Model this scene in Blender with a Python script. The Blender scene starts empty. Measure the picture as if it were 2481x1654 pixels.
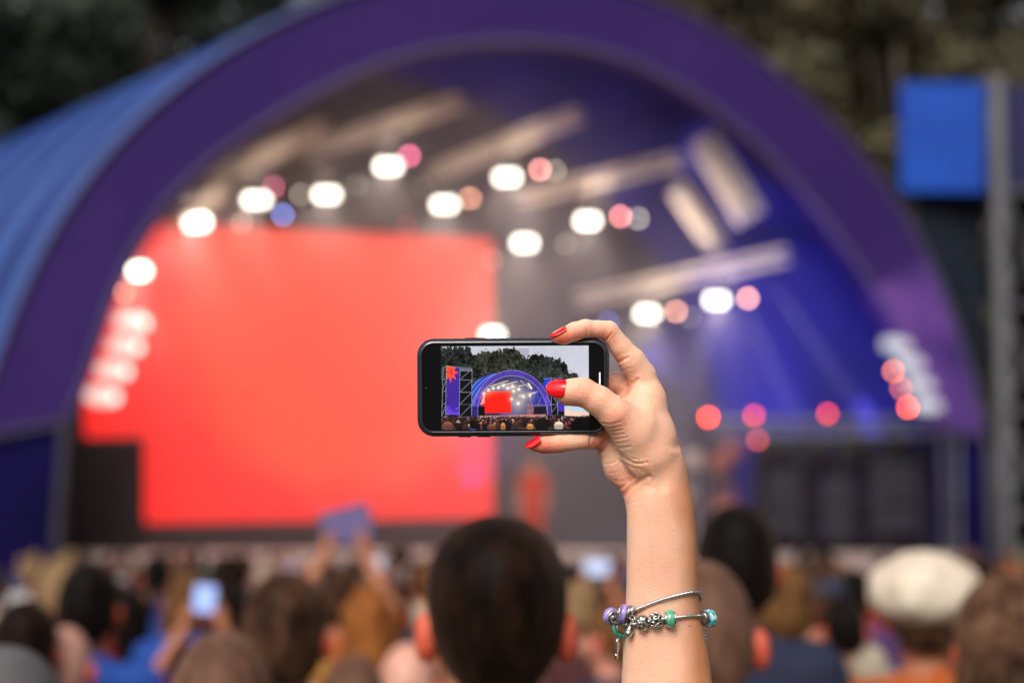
import bpy, math, random
import numpy as np
from mathutils import Vector, Matrix
random.seed(7); RNG = np.random.default_rng(11)
SC = bpy.context.scene; COL = SC.collection
R = math.radians
# ------------------------------------------------------------------ camera, sky, sun, exposure
CAM_H = 1.8; PITCH = math.atan(473/3446.0); FPX = 3446.0; DF = 1.042
cd = bpy.data.cameras.new('camera'); cam = bpy.data.objects.new('camera', cd); COL.objects.link(cam)
cam.location = (0, 0, CAM_H); cam.rotation_euler = (math.pi/2 + PITCH, 0, 0)
cd.sensor_width = 36; cd.lens = 50; cd.clip_start = .05; cd.clip_end = 600
cd.dof.use_dof = True; cd.dof.focus_distance = DF; cd.dof.aperture_fstop = 2.75; cd.dof.aperture_blades = 0
SC.camera = cam
wd = bpy.data.worlds.new('World'); SC.world = wd; wd.use_nodes = True
nt = wd.node_tree; nt.nodes.clear()
sky = nt.nodes.new('ShaderNodeTexSky'); sky.sky_type = 'NISHITA'; sky.sun_disc = False
SUN_EL, SUN_AZ = 42, 200            # azimuth clockwise from +Y: behind the camera and to the left
sky.sun_elevation = R(SUN_EL); sky.sun_rotation = R(SUN_AZ); sky.dust_density = 5; sky.air_density = 1.2
hs = nt.nodes.new('ShaderNodeHueSaturation'); hs.inputs['Saturation'].default_value = .45
bg = nt.nodes.new('ShaderNodeBackground'); bg.inputs['Strength'].default_value = .09
wo = nt.nodes.new('ShaderNodeOutputWorld')
nt.links.new(sky.outputs[0], hs.inputs['Color']); nt.links.new(hs.outputs[0], bg.inputs[0]); nt.links.new(bg.outputs[0], wo.inputs[0])
sd = bpy.data.lights.new('sun', 'SUN'); sd.energy = 2.3; sd.angle = R(32); sd.color = (1, .93, .84)
sun = bpy.data.objects.new('sun', sd); COL.objects.link(sun)
az, el = R(SUN_AZ), R(SUN_EL)
sdir = Vector((math.sin(az)*math.cos(el), math.cos(az)*math.cos(el), math.sin(el)))
sun.rotation_euler = sdir.to_track_quat('Z', 'Y').to_euler()
SC.view_settings.view_transform = 'Standard'; SC.view_settings.look = 'None'
SC.view_settings.exposure = 0.35; SC.view_settings.gamma = 1.0; SC.view_settings.use_curve_mapping = False
cy = SC.cycles
cy.use_denoising = True; cy.max_bounces = 6; cy.diffuse_bounces = 3; cy.glossy_bounces = 3
cy.transmission_bounces = 4; cy.transparent_max_bounces = 6; cy.volume_bounces = 0
cy.caustics_reflective = False; cy.caustics_refractive = False; cy.sample_clamp_indirect = 6
cy.volume_step_rate = 4

# ------------------------------------------------------------------ helpers
def raydir(px, py):
    dx = (px-1240.5)/FPX; dy = (827-py)/FPX
    return np.array([dx, math.cos(PITCH) - dy*math.sin(PITCH), math.sin(PITCH) + dy*math.cos(PITCH)])
def W(px, py, Y):
    """a point of the place at distance Y ahead"""
    r = raydir(px, py); return np.array([0, 0, CAM_H]) + r*(Y/r[1])
def VP(px, py, A, B):
    """the point of the upright plane through A and B (plan points)"""
    r = raydir(px, py); n = np.array([-(B[1]-A[1]), B[0]-A[0]])
    t = (n @ np.array(A[:2])) / (n @ r[:2]); return np.array([0, 0, CAM_H]) + r*t
def lin(r, g, b):
    f = lambda c: (c/255/12.92) if c/255 <= .04045 else ((c/255+.055)/1.055)**2.4
    return (f(r), f(g), f(b))
def tag(o, label=None, cat=None, group=None, kind=None):
    if label: o['label'] = label
    if cat: o['category'] = cat
    if group: o['group'] = group
    if kind: o['kind'] = kind
    return o
def empty(name, loc=(0, 0, 0), rz=0, sc=1.0):
    o = bpy.data.objects.new(name, None); COL.objects.link(o); o.location = loc; o.rotation_euler = (0, 0, rz)
    o.scale = (sc, sc, sc); o.empty_display_size = .1
    return o
def raw_mesh(name, V, F, smooth=True):
    V = np.asarray(V, dtype=np.float32); me = bpy.data.meshes.new(name)
    if isinstance(F, np.ndarray):
        n, k = F.shape
        me.vertices.add(len(V)); me.vertices.foreach_set('co', V.ravel())
        me.loops.add(n*k); me.loops.foreach_set('vertex_index', F.astype(np.int32).ravel())
        me.polygons.add(n); me.polygons.foreach_set('loop_start', np.arange(0, n*k, k, dtype=np.int32))
        me.polygons.foreach_set('loop_total', np.full(n, k, dtype=np.int32))
        me.update(calc_edges=True)
    else:
        me.from_pydata([tuple(map(float, v)) for v in V], [], F); me.update()
    if smooth: me.polygons.foreach_set('use_smooth', np.ones(len(me.polygons), dtype=bool))
    return me
def link(name, me, m=None, parent=None):
    o = bpy.data.objects.new(name, me); COL.objects.link(o)
    if m is not None and len(me.materials) == 0: me.materials.append(m)
    if parent is not None: o.parent = parent
    return o
class MB:
    """collects simple shapes into one mesh"""
    def __init__(s): s.V = []; s.F = []
    def add(s, V, F):
        b = len(s.V); s.V += [tuple(map(float, v)) for v in V]; s.F += [tuple(i+b for i in f) for f in F]
    def box(s, c, d, rz=0):
        x, y, z = [v/2 for v in d]; ca, sa = math.cos(rz), math.sin(rz); P = []
        for k in (-z, z):
            for i, j in ((-x, -y), (x, -y), (x, y), (-x, y)):
                P.append((c[0]+i*ca-j*sa, c[1]+i*sa+j*ca, c[2]+k))
        s.add(P, [(3, 2, 1, 0), (4, 5, 6, 7), (0, 1, 5, 4), (1, 2, 6, 5), (2, 3, 7, 6), (3, 0, 4, 7)])
    def tube(s, pts, rad, n=8, cap=True):
        pts = [Vector(p) for p in pts]; m = len(pts)
        rr = rad if hasattr(rad, '__len__') else [rad]*m
        up = None; V = []; F = []
        for i, p in enumerate(pts):
            t = (pts[min(i+1, m-1)]-pts[max(i-1, 0)]).normalized()
            if up is None:
                up = Vector((0, 0, 1)) if abs(t.z) < .9 else Vector((1, 0, 0))
            up = (up - t*up.dot(t)).normalized(); sd_ = t.cross(up)
            for k in range(n):
                a = 2*math.pi*k/n; V.append(p + (up*math.cos(a)+sd_*math.sin(a))*rr[i])
        for i in range(m-1):
            for k in range(n):
                a, b = i*n+k, i*n+(k+1) % n; F.append((a, b, b+n, a+n))
        if cap:
            F.append(tuple(range(n))[::-1]); F.append(tuple(range((m-1)*n, m*n)))
        s.add(V, F)
    def bar(s, a, b, r, n=6): s.tube([a, b], r, n)
    def disc(s, c, nrm, r, n=20, r2=0):
        nrm = Vector(nrm).normalized(); q = nrm.to_track_quat('Z', 'Y'); V = []
        for k in range(n):
            a = 2*math.pi*k/n; V.append(Vector(c)+q @ Vector((math.cos(a)*r, math.sin(a)*r, 0)))
        s.add(V, [tuple(range(n))])
    def lathe(s, c, axis, prof, n=20):
        """prof = list of (radius, height along the axis)"""
        q = Vector(axis).normalized().to_track_quat('Z', 'Y'); V = []; F = []; m = len(prof)
        for r, h in prof:
            for k in range(n):
                a = 2*math.pi*k/n; V.append(Vector(c)+q @ Vector((math.cos(a)*r, math.sin(a)*r, h)))
        for i in range(m-1):
            for k in range(n):
                a, b = i*n+k, i*n+(k+1) % n; F.append((a, b, b+n, a+n))
        F.append(tuple(range(n))[::-1]); F.append(tuple(range((m-1)*n, m*n)))
        s.add(V, F)
    def build(s, name, m, parent=None, smooth=False):
        return link(name, raw_mesh(name, s.V, s.F, smooth), m, parent)
def truss(mb, a, b, w=.35, r=.035, step=.6):
    """a box truss of four chords and lacing from a to b"""
    a, b = Vector(a), Vector(b); t = (b-a).normalized(); up = Vector((0, 0, 1)) if abs(t.z) < .9 else Vector((0, 1, 0))
    s1 = t.cross(up).normalized(); s2 = s1.cross(t).normalized(); h = w/2
    C = [s1*i*h+s2*j*h for i, j in ((-1, -1), (1, -1), (1, 1), (-1, 1))]
    for c in C: mb.bar(a+c, b+c, r)
    n = max(1, int((b-a).length/step))
    for i in range(n):
        p, q = a+(b-a)*(i/n), a+(b-a)*((i+1)/n)
        for k in range(4):
            c, d = (C[k], C[(k+1) % 4]) if i % 2 else (C[(k+1) % 4], C[k])
            mb.bar(p+c, q+d, r*.6, 4)

MATS = {}
def pm(name, c1, c2=None, scale=4.0, rough=.6, metal=0.0, bump=0.0, bscale=None, stretch=(1, 1, 1), sss=0, emit=None, estr=0, spec=.5, detail=4, coat=0, ramp=(.35, .65), trans=0, rand=0, sheen=0):
    """a procedural Principled material: two colours mixed by noise, optional bump"""
    if name in MATS: return MATS[name]
    m = bpy.data.materials.new(name); m.use_nodes = True; t = m.node_tree; N = t.nodes; L = t.links
    p = N['Principled BSDF']; tc = N.new('ShaderNodeTexCoord'); mp = N.new('ShaderNodeMapping'); mp.inputs['Scale'].default_value = stretch
    L.new(tc.outputs['Object'], mp.inputs[0])
    nz = N.new('ShaderNodeTexNoise'); nz.inputs['Scale'].default_value = scale; nz.inputs['Detail'].default_value = detail
    L.new(mp.outputs[0], nz.inputs['Vector'])
    cr = N.new('ShaderNodeValToRGB'); cr.color_ramp.elements[0].position = ramp[0]; cr.color_ramp.elements[1].position = ramp[1]
    c2 = c2 or tuple(min(1, c*1.25) for c in c1)
    cr.color_ramp.elements[0].color = (*c1, 1); cr.color_ramp.elements[1].color = (*c2, 1)
    L.new(nz.outputs[0], cr.inputs[0]); out = cr.outputs[0]
    if rand:
        oi = N.new('ShaderNodeObjectInfo'); h = N.new('ShaderNodeHueSaturation'); mr = N.new('ShaderNodeMapRange')
        mr.inputs['To Min'].default_value = 1-rand; mr.inputs['To Max'].default_value = 1+rand
        L.new(oi.outputs['Random'], mr.inputs[0]); L.new(mr.outputs[0], h.inputs['Value']); L.new(out, h.inputs['Color']); out = h.outputs[0]
    L.new(out, p.inputs['Base Color'])
    p.inputs['Roughness'].default_value = rough; p.inputs['Metallic'].default_value = metal
    p.inputs['Specular IOR Level'].default_value = spec; p.inputs['Coat Weight'].default_value = coat
    p.inputs['Transmission Weight'].default_value = trans; p.inputs['Sheen Weight'].default_value = sheen; p.inputs['Sheen Tint'].default_value = (.75, .48, .34, 1)
    if sss:
        p.inputs['Subsurface Weight'].default_value = 1; p.inputs['Subsurface Scale'].default_value = sss
        p.inputs['Subsurface Radius'].default_value = (1, .35, .2)
    if bump:
        n2 = N.new('ShaderNodeTexNoise'); n2.inputs['Scale'].default_value = bscale or scale*4; n2.inputs['Detail'].default_value = 5
        L.new(mp.outputs[0], n2.inputs['Vector']); b = N.new('ShaderNodeBump'); b.inputs['Strength'].default_value = 1
        b.inputs['Distance'].default_value = bump; L.new(n2.outputs[0], b.inputs['Height']); L.new(b.outputs[0], p.inputs['Normal'])
    if emit:
        p.inputs['Emission Color'].default_value = (*emit, 1); p.inputs['Emission Strength'].default_value = estr
    MATS[name] = m; return m

# ------------------------------------------------------------------ implicit surfaces -> one continuous mesh
class SDF:
    def __init__(s, lo, hi, h):
        s.lo = np.array(lo, dtype=np.float64); s.h = h
        s.n = np.ceil((np.array(hi)-s.lo)/h).astype(int)+1
        s.F = np.full(s.n, 1e3 if h > .2 else 1e2, dtype=np.float32)
    def reg(s, lo, hi):
        a = np.clip(np.floor((lo-s.lo)/s.h).astype(int), 0, s.n-1); b = np.clip(np.ceil((hi-s.lo)/s.h).astype(int)+1, 1, s.n)
        if np.any(b <= a): return None
        sl = tuple(slice(i, j) for i, j in zip(a, b))
        ax = [(s.lo[k]+s.h*np.arange(a[k], b[k])).astype(np.float32) for k in range(3)]
        return sl, (ax[0][:, None, None], ax[1][None, :, None], ax[2][None, None, :])
    def comb(s, sl, d, k, sub=False):
        A = s.F[sl]
        if sub:
            h = np.clip(.5-.5*(A+d)/k, 0, 1); s.F[sl] = A*(1-h)-d*h + k*h*(1-h)
        elif k <= 0: s.F[sl] = np.minimum(A, d)
        else:
            h = np.clip(.5+.5*(A-d)/k, 0, 1); s.F[sl] = A*(1-h)+d*h - k*h*(1-h)
    def cap(s, a, b, ra, rb, k=0, sub=False):
        a, b = np.array(a, float), np.array(b, float); m = max(ra, rb)+k+3*s.h
        g = s.reg(np.minimum(a, b)-m, np.maximum(a, b)+m)
        if g is None: return
        sl, (X, Y, Z) = g; ab = b-a; L2 = ab @ ab + 1e-12
        t = np.clip(((X-a[0])*ab[0]+(Y-a[1])*ab[1]+(Z-a[2])*ab[2])/L2, 0, 1)
        d = np.sqrt((X-a[0]-t*ab[0])**2+(Y-a[1]-t*ab[1])**2+(Z-a[2]-t*ab[2])**2)-(ra+(rb-ra)*t)
        s.comb(sl, d, k, sub)
    def chain(s, pts, k, j=None):
        for i in range(len(pts)-1):
            s.cap(pts[i][0], pts[i+1][0], pts[i][1], pts[i+1][1], k if i == 0 or j is None else j)
    def ell(s, c, r, k=0, sub=False):
        c, r = np.array(c, float), np.array(r, float); m = k+3*s.h
        g = s.reg(c-r-m, c+r+m)
        if g is None: return
        sl, (X, Y, Z) = g
        x, y, z = (X-c[0])/r[0], (Y-c[1])/r[1], (Z-c[2])/r[2]; k0 = np.sqrt(x*x+y*y+z*z)
        k1 = np.sqrt((x/r[0])**2+(y/r[1])**2+(z/r[2])**2)+1e-6
        s.comb(sl, k0*(k0-1)/k1, k, sub)
    def grid(s):
        ax = [(s.lo[k]+s.h*np.arange(s.n[k])).astype(np.float32) for k in range(3)]
        return ax[0][:, None, None], ax[1][None, :, None], ax[2][None, None, :]
    def nets(s):
        F = s.F; F[0] = F[-1] = 1; F[:, 0] = F[:, -1] = 1; F[:, :, 0] = F[:, :, -1] = 1
        S = F < 0; c = np.zeros(np.array(F.shape)-1, dtype=np.int8)
        for i in (0, 1):
            for j in (0, 1):
                for k in (0, 1):
                    c += S[i:F.shape[0]-1+i, j:F.shape[1]-1+j, k:F.shape[2]-1+k]
        act = (c > 0) & (c < 8); I = np.argwhere(act); idx = -np.ones(c.shape, dtype=np.int32); idx[act] = np.arange(len(I))
        P = np.zeros((len(I), 3)); cnt = np.zeros(len(I))
        cor = [(i, j, k) for i in (0, 1) for j in (0, 1) for k in (0, 1)]
        val = {q: F[I[:, 0]+q[0], I[:, 1]+q[1], I[:, 2]+q[2]] for q in cor}
        for q in cor:
            for ax in range(3):
                if q[ax] == 0:
                    q2 = list(q); q2[ax] = 1; q2 = tuple(q2); a, b = val[q], val[q2]; mk = (a < 0) != (b < 0)
                    t = a[mk]/(a[mk]-b[mk]); pt = np.tile(np.array(q, float), (mk.sum(), 1)); pt[:, ax] += t
                    P[mk] += pt; cnt[mk] += 1
        V = s.lo + (I + P/cnt[:, None])*s.h
        Q = []
        for ax in range(3):
            sh = [slice(None)]*3; sh2 = [slice(None)]*3; sh[ax] = slice(0, -1); sh2[ax] = slice(1, None)
            A, B = S[tuple(sh)], S[tuple(sh2)]; E = np.argwhere(A != B); a1, a2 = (ax+1) % 3, (ax+2) % 3
            E = E[(E[:, a1] > 0) & (E[:, a2] > 0) & (E[:, a1] < c.shape[a1]) & (E[:, a2] < c.shape[a2])]
            fl = A[E[:, 0], E[:, 1], E[:, 2]]
            o = []
            for d1, d2 in ((-1, -1), (0, -1), (0, 0), (-1, 0)):
                G = E.copy(); G[:, a1] += d1; G[:, a2] += d2; o.append(idx[G[:, 0], G[:, 1], G[:, 2]])
            q = np.stack(o, 1); q[~fl] = q[~fl][:, ::-1]; Q.append(q)
        Q = np.concatenate(Q); return V, Q
def vnormals(V, Q):
    n = np.cross(V[Q[:, 2]]-V[Q[:, 0]], V[Q[:, 3]]-V[Q[:, 1]]); N = np.zeros_like(V)
    for k in range(4): np.add.at(N, Q[:, k], n)
    return N/(np.linalg.norm(N, axis=1, keepdims=True)+1e-12)
def relax(V, Q, it=2, f=.5):
    for _ in range(it):
        A = np.zeros_like(V); c = np.zeros(len(V))
        for k in range(4):
            a, b = Q[:, k], Q[:, (k+1) % 4]
            np.add.at(A, a, V[b]); np.add.at(c, a, 1); np.add.at(A, b, V[a]); np.add.at(c, b, 1)
        V = V*(1-f)+A/c[:, None]*f
    return V
# ------------------------------------------------------------------ the hand that holds the phone (millimetres in the plane of focus)
MM = DF*1000/FPX
FWD = Vector((0, math.cos(PITCH), math.sin(PITCH))); ORG = Vector((0, 0, CAM_H)) + FWD*DF
def S(px, py, z=0):
    """photo position -> mm right, up, towards the viewer, at depth z"""
    k = (DF*1000-z)/(DF*1000); return np.array([(px-1240.5)*MM*k, (827-py)*MM*k, z])
def Q5(cx, cy, z=0): return S(1300+.319*cx, 750+.319*cy, z)
def to_px(V):
    k = DF*1000/(DF*1000-V[:, 2]); return V[:, 0]*k/MM+1240.5, 827-V[:, 1]*k/MM
def place(o): o.location = ORG; o.rotation_euler = (math.pi/2+PITCH, 0, 0); return o

def build_hand():
    lo = S(1262, 1745, 0); hi = S(1752, 760, 0)
    s = SDF((lo[0], lo[1]-150, -64), (hi[0]+12, hi[1], 30), .85)
    c = lambda x, y, z, r: (Q5(x, y, z), r)
    # metacarpals and palm
    s.chain([c(800, 505, -16, 10.3), c(850, 705, -15, 12.6), c(873, 950, -13, 17.5), c(900, 1200, -14, 20.8), c(930, 1400, -15, 18)], 5)
    s.chain([c(790, 640, -30, 10.5), c(860, 900, -28, 14), c(930, 1250, -22, 20)], 7)
    s.chain([c(715, 780, -36, 10.5), c(800, 1000, -32, 15), c(900, 1300, -24, 18)], 7)
    s.chain([c(640, 930, -34, 10), c(700, 1080, -30, 14), c(880, 1320, -22, 18)], 7)
    # hypothenar
    s.chain([c(602, 1070, -22, 13.5), c(665, 1190, -19, 14.2), c(752, 1305, -14, 11.8), c(830, 1350, -12, 12)], 5)
    s.cap(Q5(700, 700, -24), Q5(800, 1100, -22), 10, 16, 8)
    # thumb
    s.chain([c(150, 618, 8.0, 4.6), c(218, 626, 9.5, 8.3), c(278, 627, 11, 9.6), c(350, 624, 12.5, 10.1), c(470, 690, 12.5, 10.6), c(600, 790, 11, 12.2), c(740, 925, 3, 16.5), c(845, 1110, -4, 18.6), c(885, 1240, -9, 16.5)], 5, 2.5)
    s.cap(Q5(700, 735, -2), Q5(850, 640, -14), 7, 9, 7)          # the web
    s.cap(Q5(820, 800, -4), Q5(880, 1000, -6), 10, 14, 8)
    # index
    s.chain([c(160, 207, 5, 4.8), c(208, 200, 4.5, 6.1), c(290, 165, 2, 6.8), c(370, 142, -1, 6.5), c(470, 148, -4, 6.4), c(548, 160, -6, 7.2)], 0, 1.5)
    s.chain([c(548, 160, -6, 7.2), c(640, 285, -9, 8.0), c(720, 385, -12, 10), c(800, 492, -15, 10.3)], 1.5, 2)
    # middle, ring
    s.chain([c(790, 640, -30, 10.5), c(620, 560, -29, 8.8), c(430, 560, -21.5, 7.6), c(260, 585, -18, 6.8), c(120, 610, -16.5, 5.6)], 3, 1.5)
    s.chain([c(715, 790, -36, 10.5), c(560, 790, -29, 8.8), c(370, 770, -21.5, 7.6), c(180, 775, -18, 6.6), c(60, 780, -16.5, 5.4)], 3, 1.5)
    # pinky under the phone
    s.chain([c(-14, 1028, -2, 4.6), c(60, 1026, -3, 6.2), c(170, 1016, -4, 6.8), c(250, 1004, -5, 6.5), c(350, 990, -7, 6.5), c(430, 985, -11, 6.9), c(510, 985, -20, 8.5), c(600, 960, -30, 10)], 3, 1.5)
    # forearm: a loft of ellipses
    ys = np.array([1085, 1150, 1205, 1280, 1400, 1470, 1540, 1600, 1654, 1750, 1900, 2300])
    le = np.array([1605, 1560, 1517, 1518, 1518, 1516, 1511.5, 1509, 1507, 1501, 1490, 1480])
    ri = np.array([1630, 1655, 1676, 1685, 1690.5, 1694, 1708, 1719, 1726, 1738, 1750, 1760])
    dz = np.array([7, 15, 19.5, 20, 21, 22.5, 25, 27, 28.5, 31, 34, 36])
    X, Y, Z = s.grid(); zc = -13.0; zz = np.array([-6, -8, -8.5, -9.5, -11.5, -13, -14, -15, -15, -15, -15, -15.])
    k = (DF*1000-zc)/(DF*1000); ym = (827-ys)*MM*k; lm = (le-1240.5)*MM*k; rm = (ri-1240.5)*MM*k
    yy = Y.ravel(); ker = np.hanning(33); ker /= ker.sum(); f = lambda v: np.convolve(np.pad(np.interp(-yy, -ym, v), 16, 'edge'), ker, 'valid')[None, :, None].astype(np.float32)
    cx, a, b = (f(lm)+f(rm))/2, (f(rm)-f(lm))/2, f(dz)
    j = np.where(yy < (827-1060)*MM)[0]; sl = (slice(None), slice(0, j[-1]+1), slice(None)); n = j[-1]+1
    e = 2.15
    d = ((np.abs((X-cx[:, :n])/a[:, :n])**e+np.abs((Z-f(zz)[:, :n])/b[:, :n])**e)**(1/e)-1)*np.minimum(a, b)[:, :n]
    d = np.maximum(d, Y[:, :n]-float((827-1105)*MM)).astype(np.float32)
    s.comb(sl, d, 10)
    s.cap(S(1612, 1195, 5.5), S(1632, 1290, 3.5), 3.2, 2.2, 6)  # tendons
    s.cap(S(1578, 1200, 5.0), S(1584, 1350, 3.2), 3.2, 2.0, 6)
    V, Qd = s.nets(); V = relax(V, Qd, 3, .5); N = vnormals(V, Qd)
    # skin folds: traced polylines pressed into the side facing the viewer
    px, py = to_px(V); cx5, cy5 = (px-1300)/.319, (py-750)/.319
    front = np.clip(N[:, 2]*3+.2, 0, 1)
    def fold(pl, depth, w, zmin=None, zmax=None):
        pl = np.array(pl, float); dm = np.full(len(V), 1e9)
        for a_, b_ in zip(pl[:-1], pl[1:]):
            ab = b_-a_; t = np.clip(((cx5-a_[0])*ab[0]+(cy5-a_[1])*ab[1])/(ab @ ab), 0, 1)
            dm = np.minimum(dm, np.hypot(cx5-a_[0]-t*ab[0], cy5-a_[1]-t*ab[1]))
        g = np.exp(-(dm*.0967/w)**2)-.45*np.exp(-((dm*.0967-2.1*w)/(w*.9))**2)
        m = front.copy()
        if zmin is not None: m = m*(V[:, 2] > zmin)
        if zmax is not None: m = m*(V[:, 2] < zmax)
        return -.9*depth*g*m
    D = np.zeros(len(V))
    for pl, dp, w in [
        ([(498, 862), (560, 872), (640, 850)], .35, .7), ([(500, 888), (555, 900), (640, 885)], 0.25, .7), ([(508, 915), (570, 928), (650, 912)], 0.25, .7),
        ([(520, 942), (590, 955), (670, 940)], 0.23, .7), ([(532, 972), (600, 985), (690, 968)], 0.23, .7), ([(548, 1003), (620, 1018), (700, 1000)], 0.20, .7),
        ([(565, 1030), (640, 1050), (720, 1040)], .3, .8),
        ([(560, 1000), (600, 1062), (650, 1120), (730, 1162), (800, 1172)], .5, .9), ([(600, 1065), (670, 1128), (750, 1165), (840, 1160)], .4, .8),
        ([(610, 1090), (640, 1140), (690, 1180), (770, 1205), (850, 1250), (880, 1290)], .35, 1.8),
        ([(590, 1030), (640, 1085), (710, 1130), (780, 1142)], .35, .8),
        ([(650, 1160), (690, 1220), (740, 1275)], .5, 1.2),
        ([(672, 1405), (700, 1370), (740, 1335), (800, 1290), (850, 1268)], .6, 1.5), ([(620, 1365), (655, 1345), (690, 1310), (750, 1278)], .35, 1),
        ([(600, 1300), (660, 1300), (700, 1285)], .35, .9), ([(560, 1240), (620, 1230)], .3, .8), ([(520, 1170), (580, 1165), (620, 1140)], .35, .8),
        ([(690, 1478), (745, 1455), (810, 1445)], .22, .7), ([(690, 1535), (720, 1525)], .15, .6),
        ([(375, 95), (392, 150), (376, 200)], .45, .7), ([(575, 175), (555, 200), (528, 228)], .4, .8),
        ([(560, 395), (600, 408), (650, 385), (700, 362)], .7, 1.0),
        ([(655, 668), (700, 612), (735, 560), (770, 528)], .9, 1.2), ([(690, 682), (730, 640), (765, 600)], .4, .9), ([(630, 640), (680, 590), (720, 545)], .4, .9),
        ([(560, 480), (640, 470), (720, 440)], .3, 1), ([(570, 540), (640, 560), (690, 580)], .3, 1),
        ([(312, 560), (330, 590), (326, 640)], .28, .8), ([(350, 560), (372, 590), (375, 640)], .22, .8), ([(280, 575), (296, 600)], .15, .7),
        ([(412, 950), (406, 1000), (398, 1040)], .7, .8), ([(535, 978), (485, 1030), (448, 1065)], .9, 1.1), ([(190, 980), (196, 1012)], .25, .8),
        ([(445, 1010), (460, 1060), (520, 1085)], .4, 1.0)]:
        D += fold(pl, dp, w)
    # faint all-over skin relief
    V2 = V + N*D[:, None]
    lowf = np.sin(V[:, 0]*.31+1)*np.sin(V[:, 1]*.27)*np.sin(V[:, 2]*.33+2)
    V2 += N*(.12*lowf)[:, None]
    # colour kept as a mask of red fingertips and knuckles (where skin itself is redder)
    red = np.zeros(len(V))
    def blot(x, y, r, a): 
        nonlocal red
        red = np.maximum(red, a*np.exp(-(((cx5-x)**2+(cy5-y)**2)/(r*r))))
    for x, y, r, a in [(190, 215, 95, 1), (290, 200, 70, .6), (40, 1060, 130, .95), (150, 1050, 90, .6), (460, 1030, 70, .8), (600, 400, 70, .55), (680, 620, 90, .45), (620, 840, 110, .4), (640, 1360, 80, .7), (700, 1290, 90, .4), (330, 600, 90, .28), (530, 200, 70, .5), (380, 150, 50, .4), (1110, 1480, 110, .35), (600, 1250, 80, .35), (250, 690, 80, .35)]:
        blot(x, y, r, a)
    return V2/1000, Qd, red, (px, py), s
HV, HQ, HRED, (HPX, HPY), HS = build_hand()
me = raw_mesh('person', HV, HQ)
ca = me.color_attributes.new('flush', 'FLOAT_COLOR', 'POINT')
mole = np.exp(-((HPX-1671.5)**2+(HPY-1516)**2)/3.0)
edge_orange = np.clip((HPX-np.interp(HPY, [750, 1200, 1300, 1400, 1654], [1560, 1620, 1640, 1640, 1650]))/45, 0, 1)*np.clip((HPY-1000)/200, 0, 1)  # more orange towards the right edge of the arm
vein = np.exp(-((HPX-np.interp(HPY, [1200, 1280, 1380, 1450], [1568, 1572, 1580, 1575]))/5)**2)*np.clip((HPY-1190)/60, 0, 1)*np.clip((1450-HPY)/100, 0, 1)
ca.data.foreach_set('color', np.stack([HRED, mole, edge_orange, vein], 1).astype(np.float32).ravel())
def skin_hand():
    m = bpy.data.materials.new('skin_of_hand'); m.use_nodes = True; t = m.node_tree; N = t.nodes; L = t.links; p = N['Principled BSDF']
    at = N.new('ShaderNodeAttribute'); at.attribute_name = 'flush'; sp = N.new('ShaderNodeSeparateColor'); L.new(at.outputs['Color'], sp.inputs[0])
    tc = N.new('ShaderNodeTexCoord'); nz = N.new('ShaderNodeTexNoise'); nz.inputs['Scale'].default_value = 55; nz.inputs['Detail'].default_value = 5
    L.new(tc.outputs['Object'], nz.inputs['Vector'])
    def mix(fac, a, b):
        x = N.new('ShaderNodeMix'); x.data_type = 'RGBA'
        if isinstance(fac, float): x.inputs[0].default_value = fac
        else: L.new(fac, x.inputs[0])
        for i, v in ((6, a), (7, b)):
            if isinstance(v, tuple): x.inputs[i].default_value = (*v, 1)
            else: L.new(v, x.inputs[i])
        return x.outputs[2]
    nb = N.new('ShaderNodeTexNoise'); nb.inputs['Scale'].default_value = 24; nb.inputs['Detail'].default_value = 3; L.new(tc.outputs['Object'], nb.inputs['Vector'])
    rb = N.new('ShaderNodeMapRange'); rb.inputs['From Min'].default_value = .45; rb.inputs['From Max'].default_value = .75; rb.inputs['To Max'].default_value = .35; L.new(nb.outputs[0], rb.inputs[0])
    base = mix(rb.outputs[0], mix(nz.outputs[0], SKIN_A, SKIN_B), (.80, .34, .22))
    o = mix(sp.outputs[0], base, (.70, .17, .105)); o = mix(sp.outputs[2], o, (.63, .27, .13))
    vm = N.new('ShaderNodeMath'); vm.operation = 'MULTIPLY'; vm.inputs[1].default_value = .10; L.new(at.outputs['Alpha'], vm.inputs[0])
    o = mix(vm.outputs[0], o, (.50, .40, .30)); o = mix(sp.outputs[1], o, (.14, .045, .02))
    L.new(o, p.inputs['Base Color']); p.inputs['Roughness'].default_value = .48; p.inputs['Specular IOR Level'].default_value = .4
    p.inputs['Subsurface Weight'].default_value = 1; p.inputs['Subsurface Radius'].default_value = (1, .32, .16); p.inputs['Subsurface Scale'].default_value = .0035
    n2 = N.new('ShaderNodeTexVoronoi'); n2.inputs['Scale'].default_value = 900; L.new(tc.outputs['Object'], n2.inputs['Vector'])
    n3 = N.new('ShaderNodeTexNoise'); n3.inputs['Scale'].default_value = 420; n3.inputs['Detail'].default_value = 4
    mp = N.new('ShaderNodeMapping'); mp.inputs['Scale'].default_value = (.6, 1.6, 1); L.new(tc.outputs['Object'], mp.inputs[0]); L.new(mp.outputs[0], n3.inputs['Vector'])
    ad = N.new('ShaderNodeMath'); L.new(n2.outputs['Distance'], ad.inputs[0]); L.new(n3.outputs[0], ad.inputs[1])
    b = N.new('ShaderNodeBump'); b.inputs['Distance'].default_value = .00028; b.inputs['Strength'].default_value = .8
    L.new(ad.outputs[0], b.inputs['Height']); L.new(b.outputs[0], p.inputs['Normal']); return m
SKIN_A, SKIN_B = (.86, .51, .37), (.90, .58, .43)
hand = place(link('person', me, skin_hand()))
tag(hand, 'raised bare forearm and hand with glossy red nails holding a black phone sideways', 'person')

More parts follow.
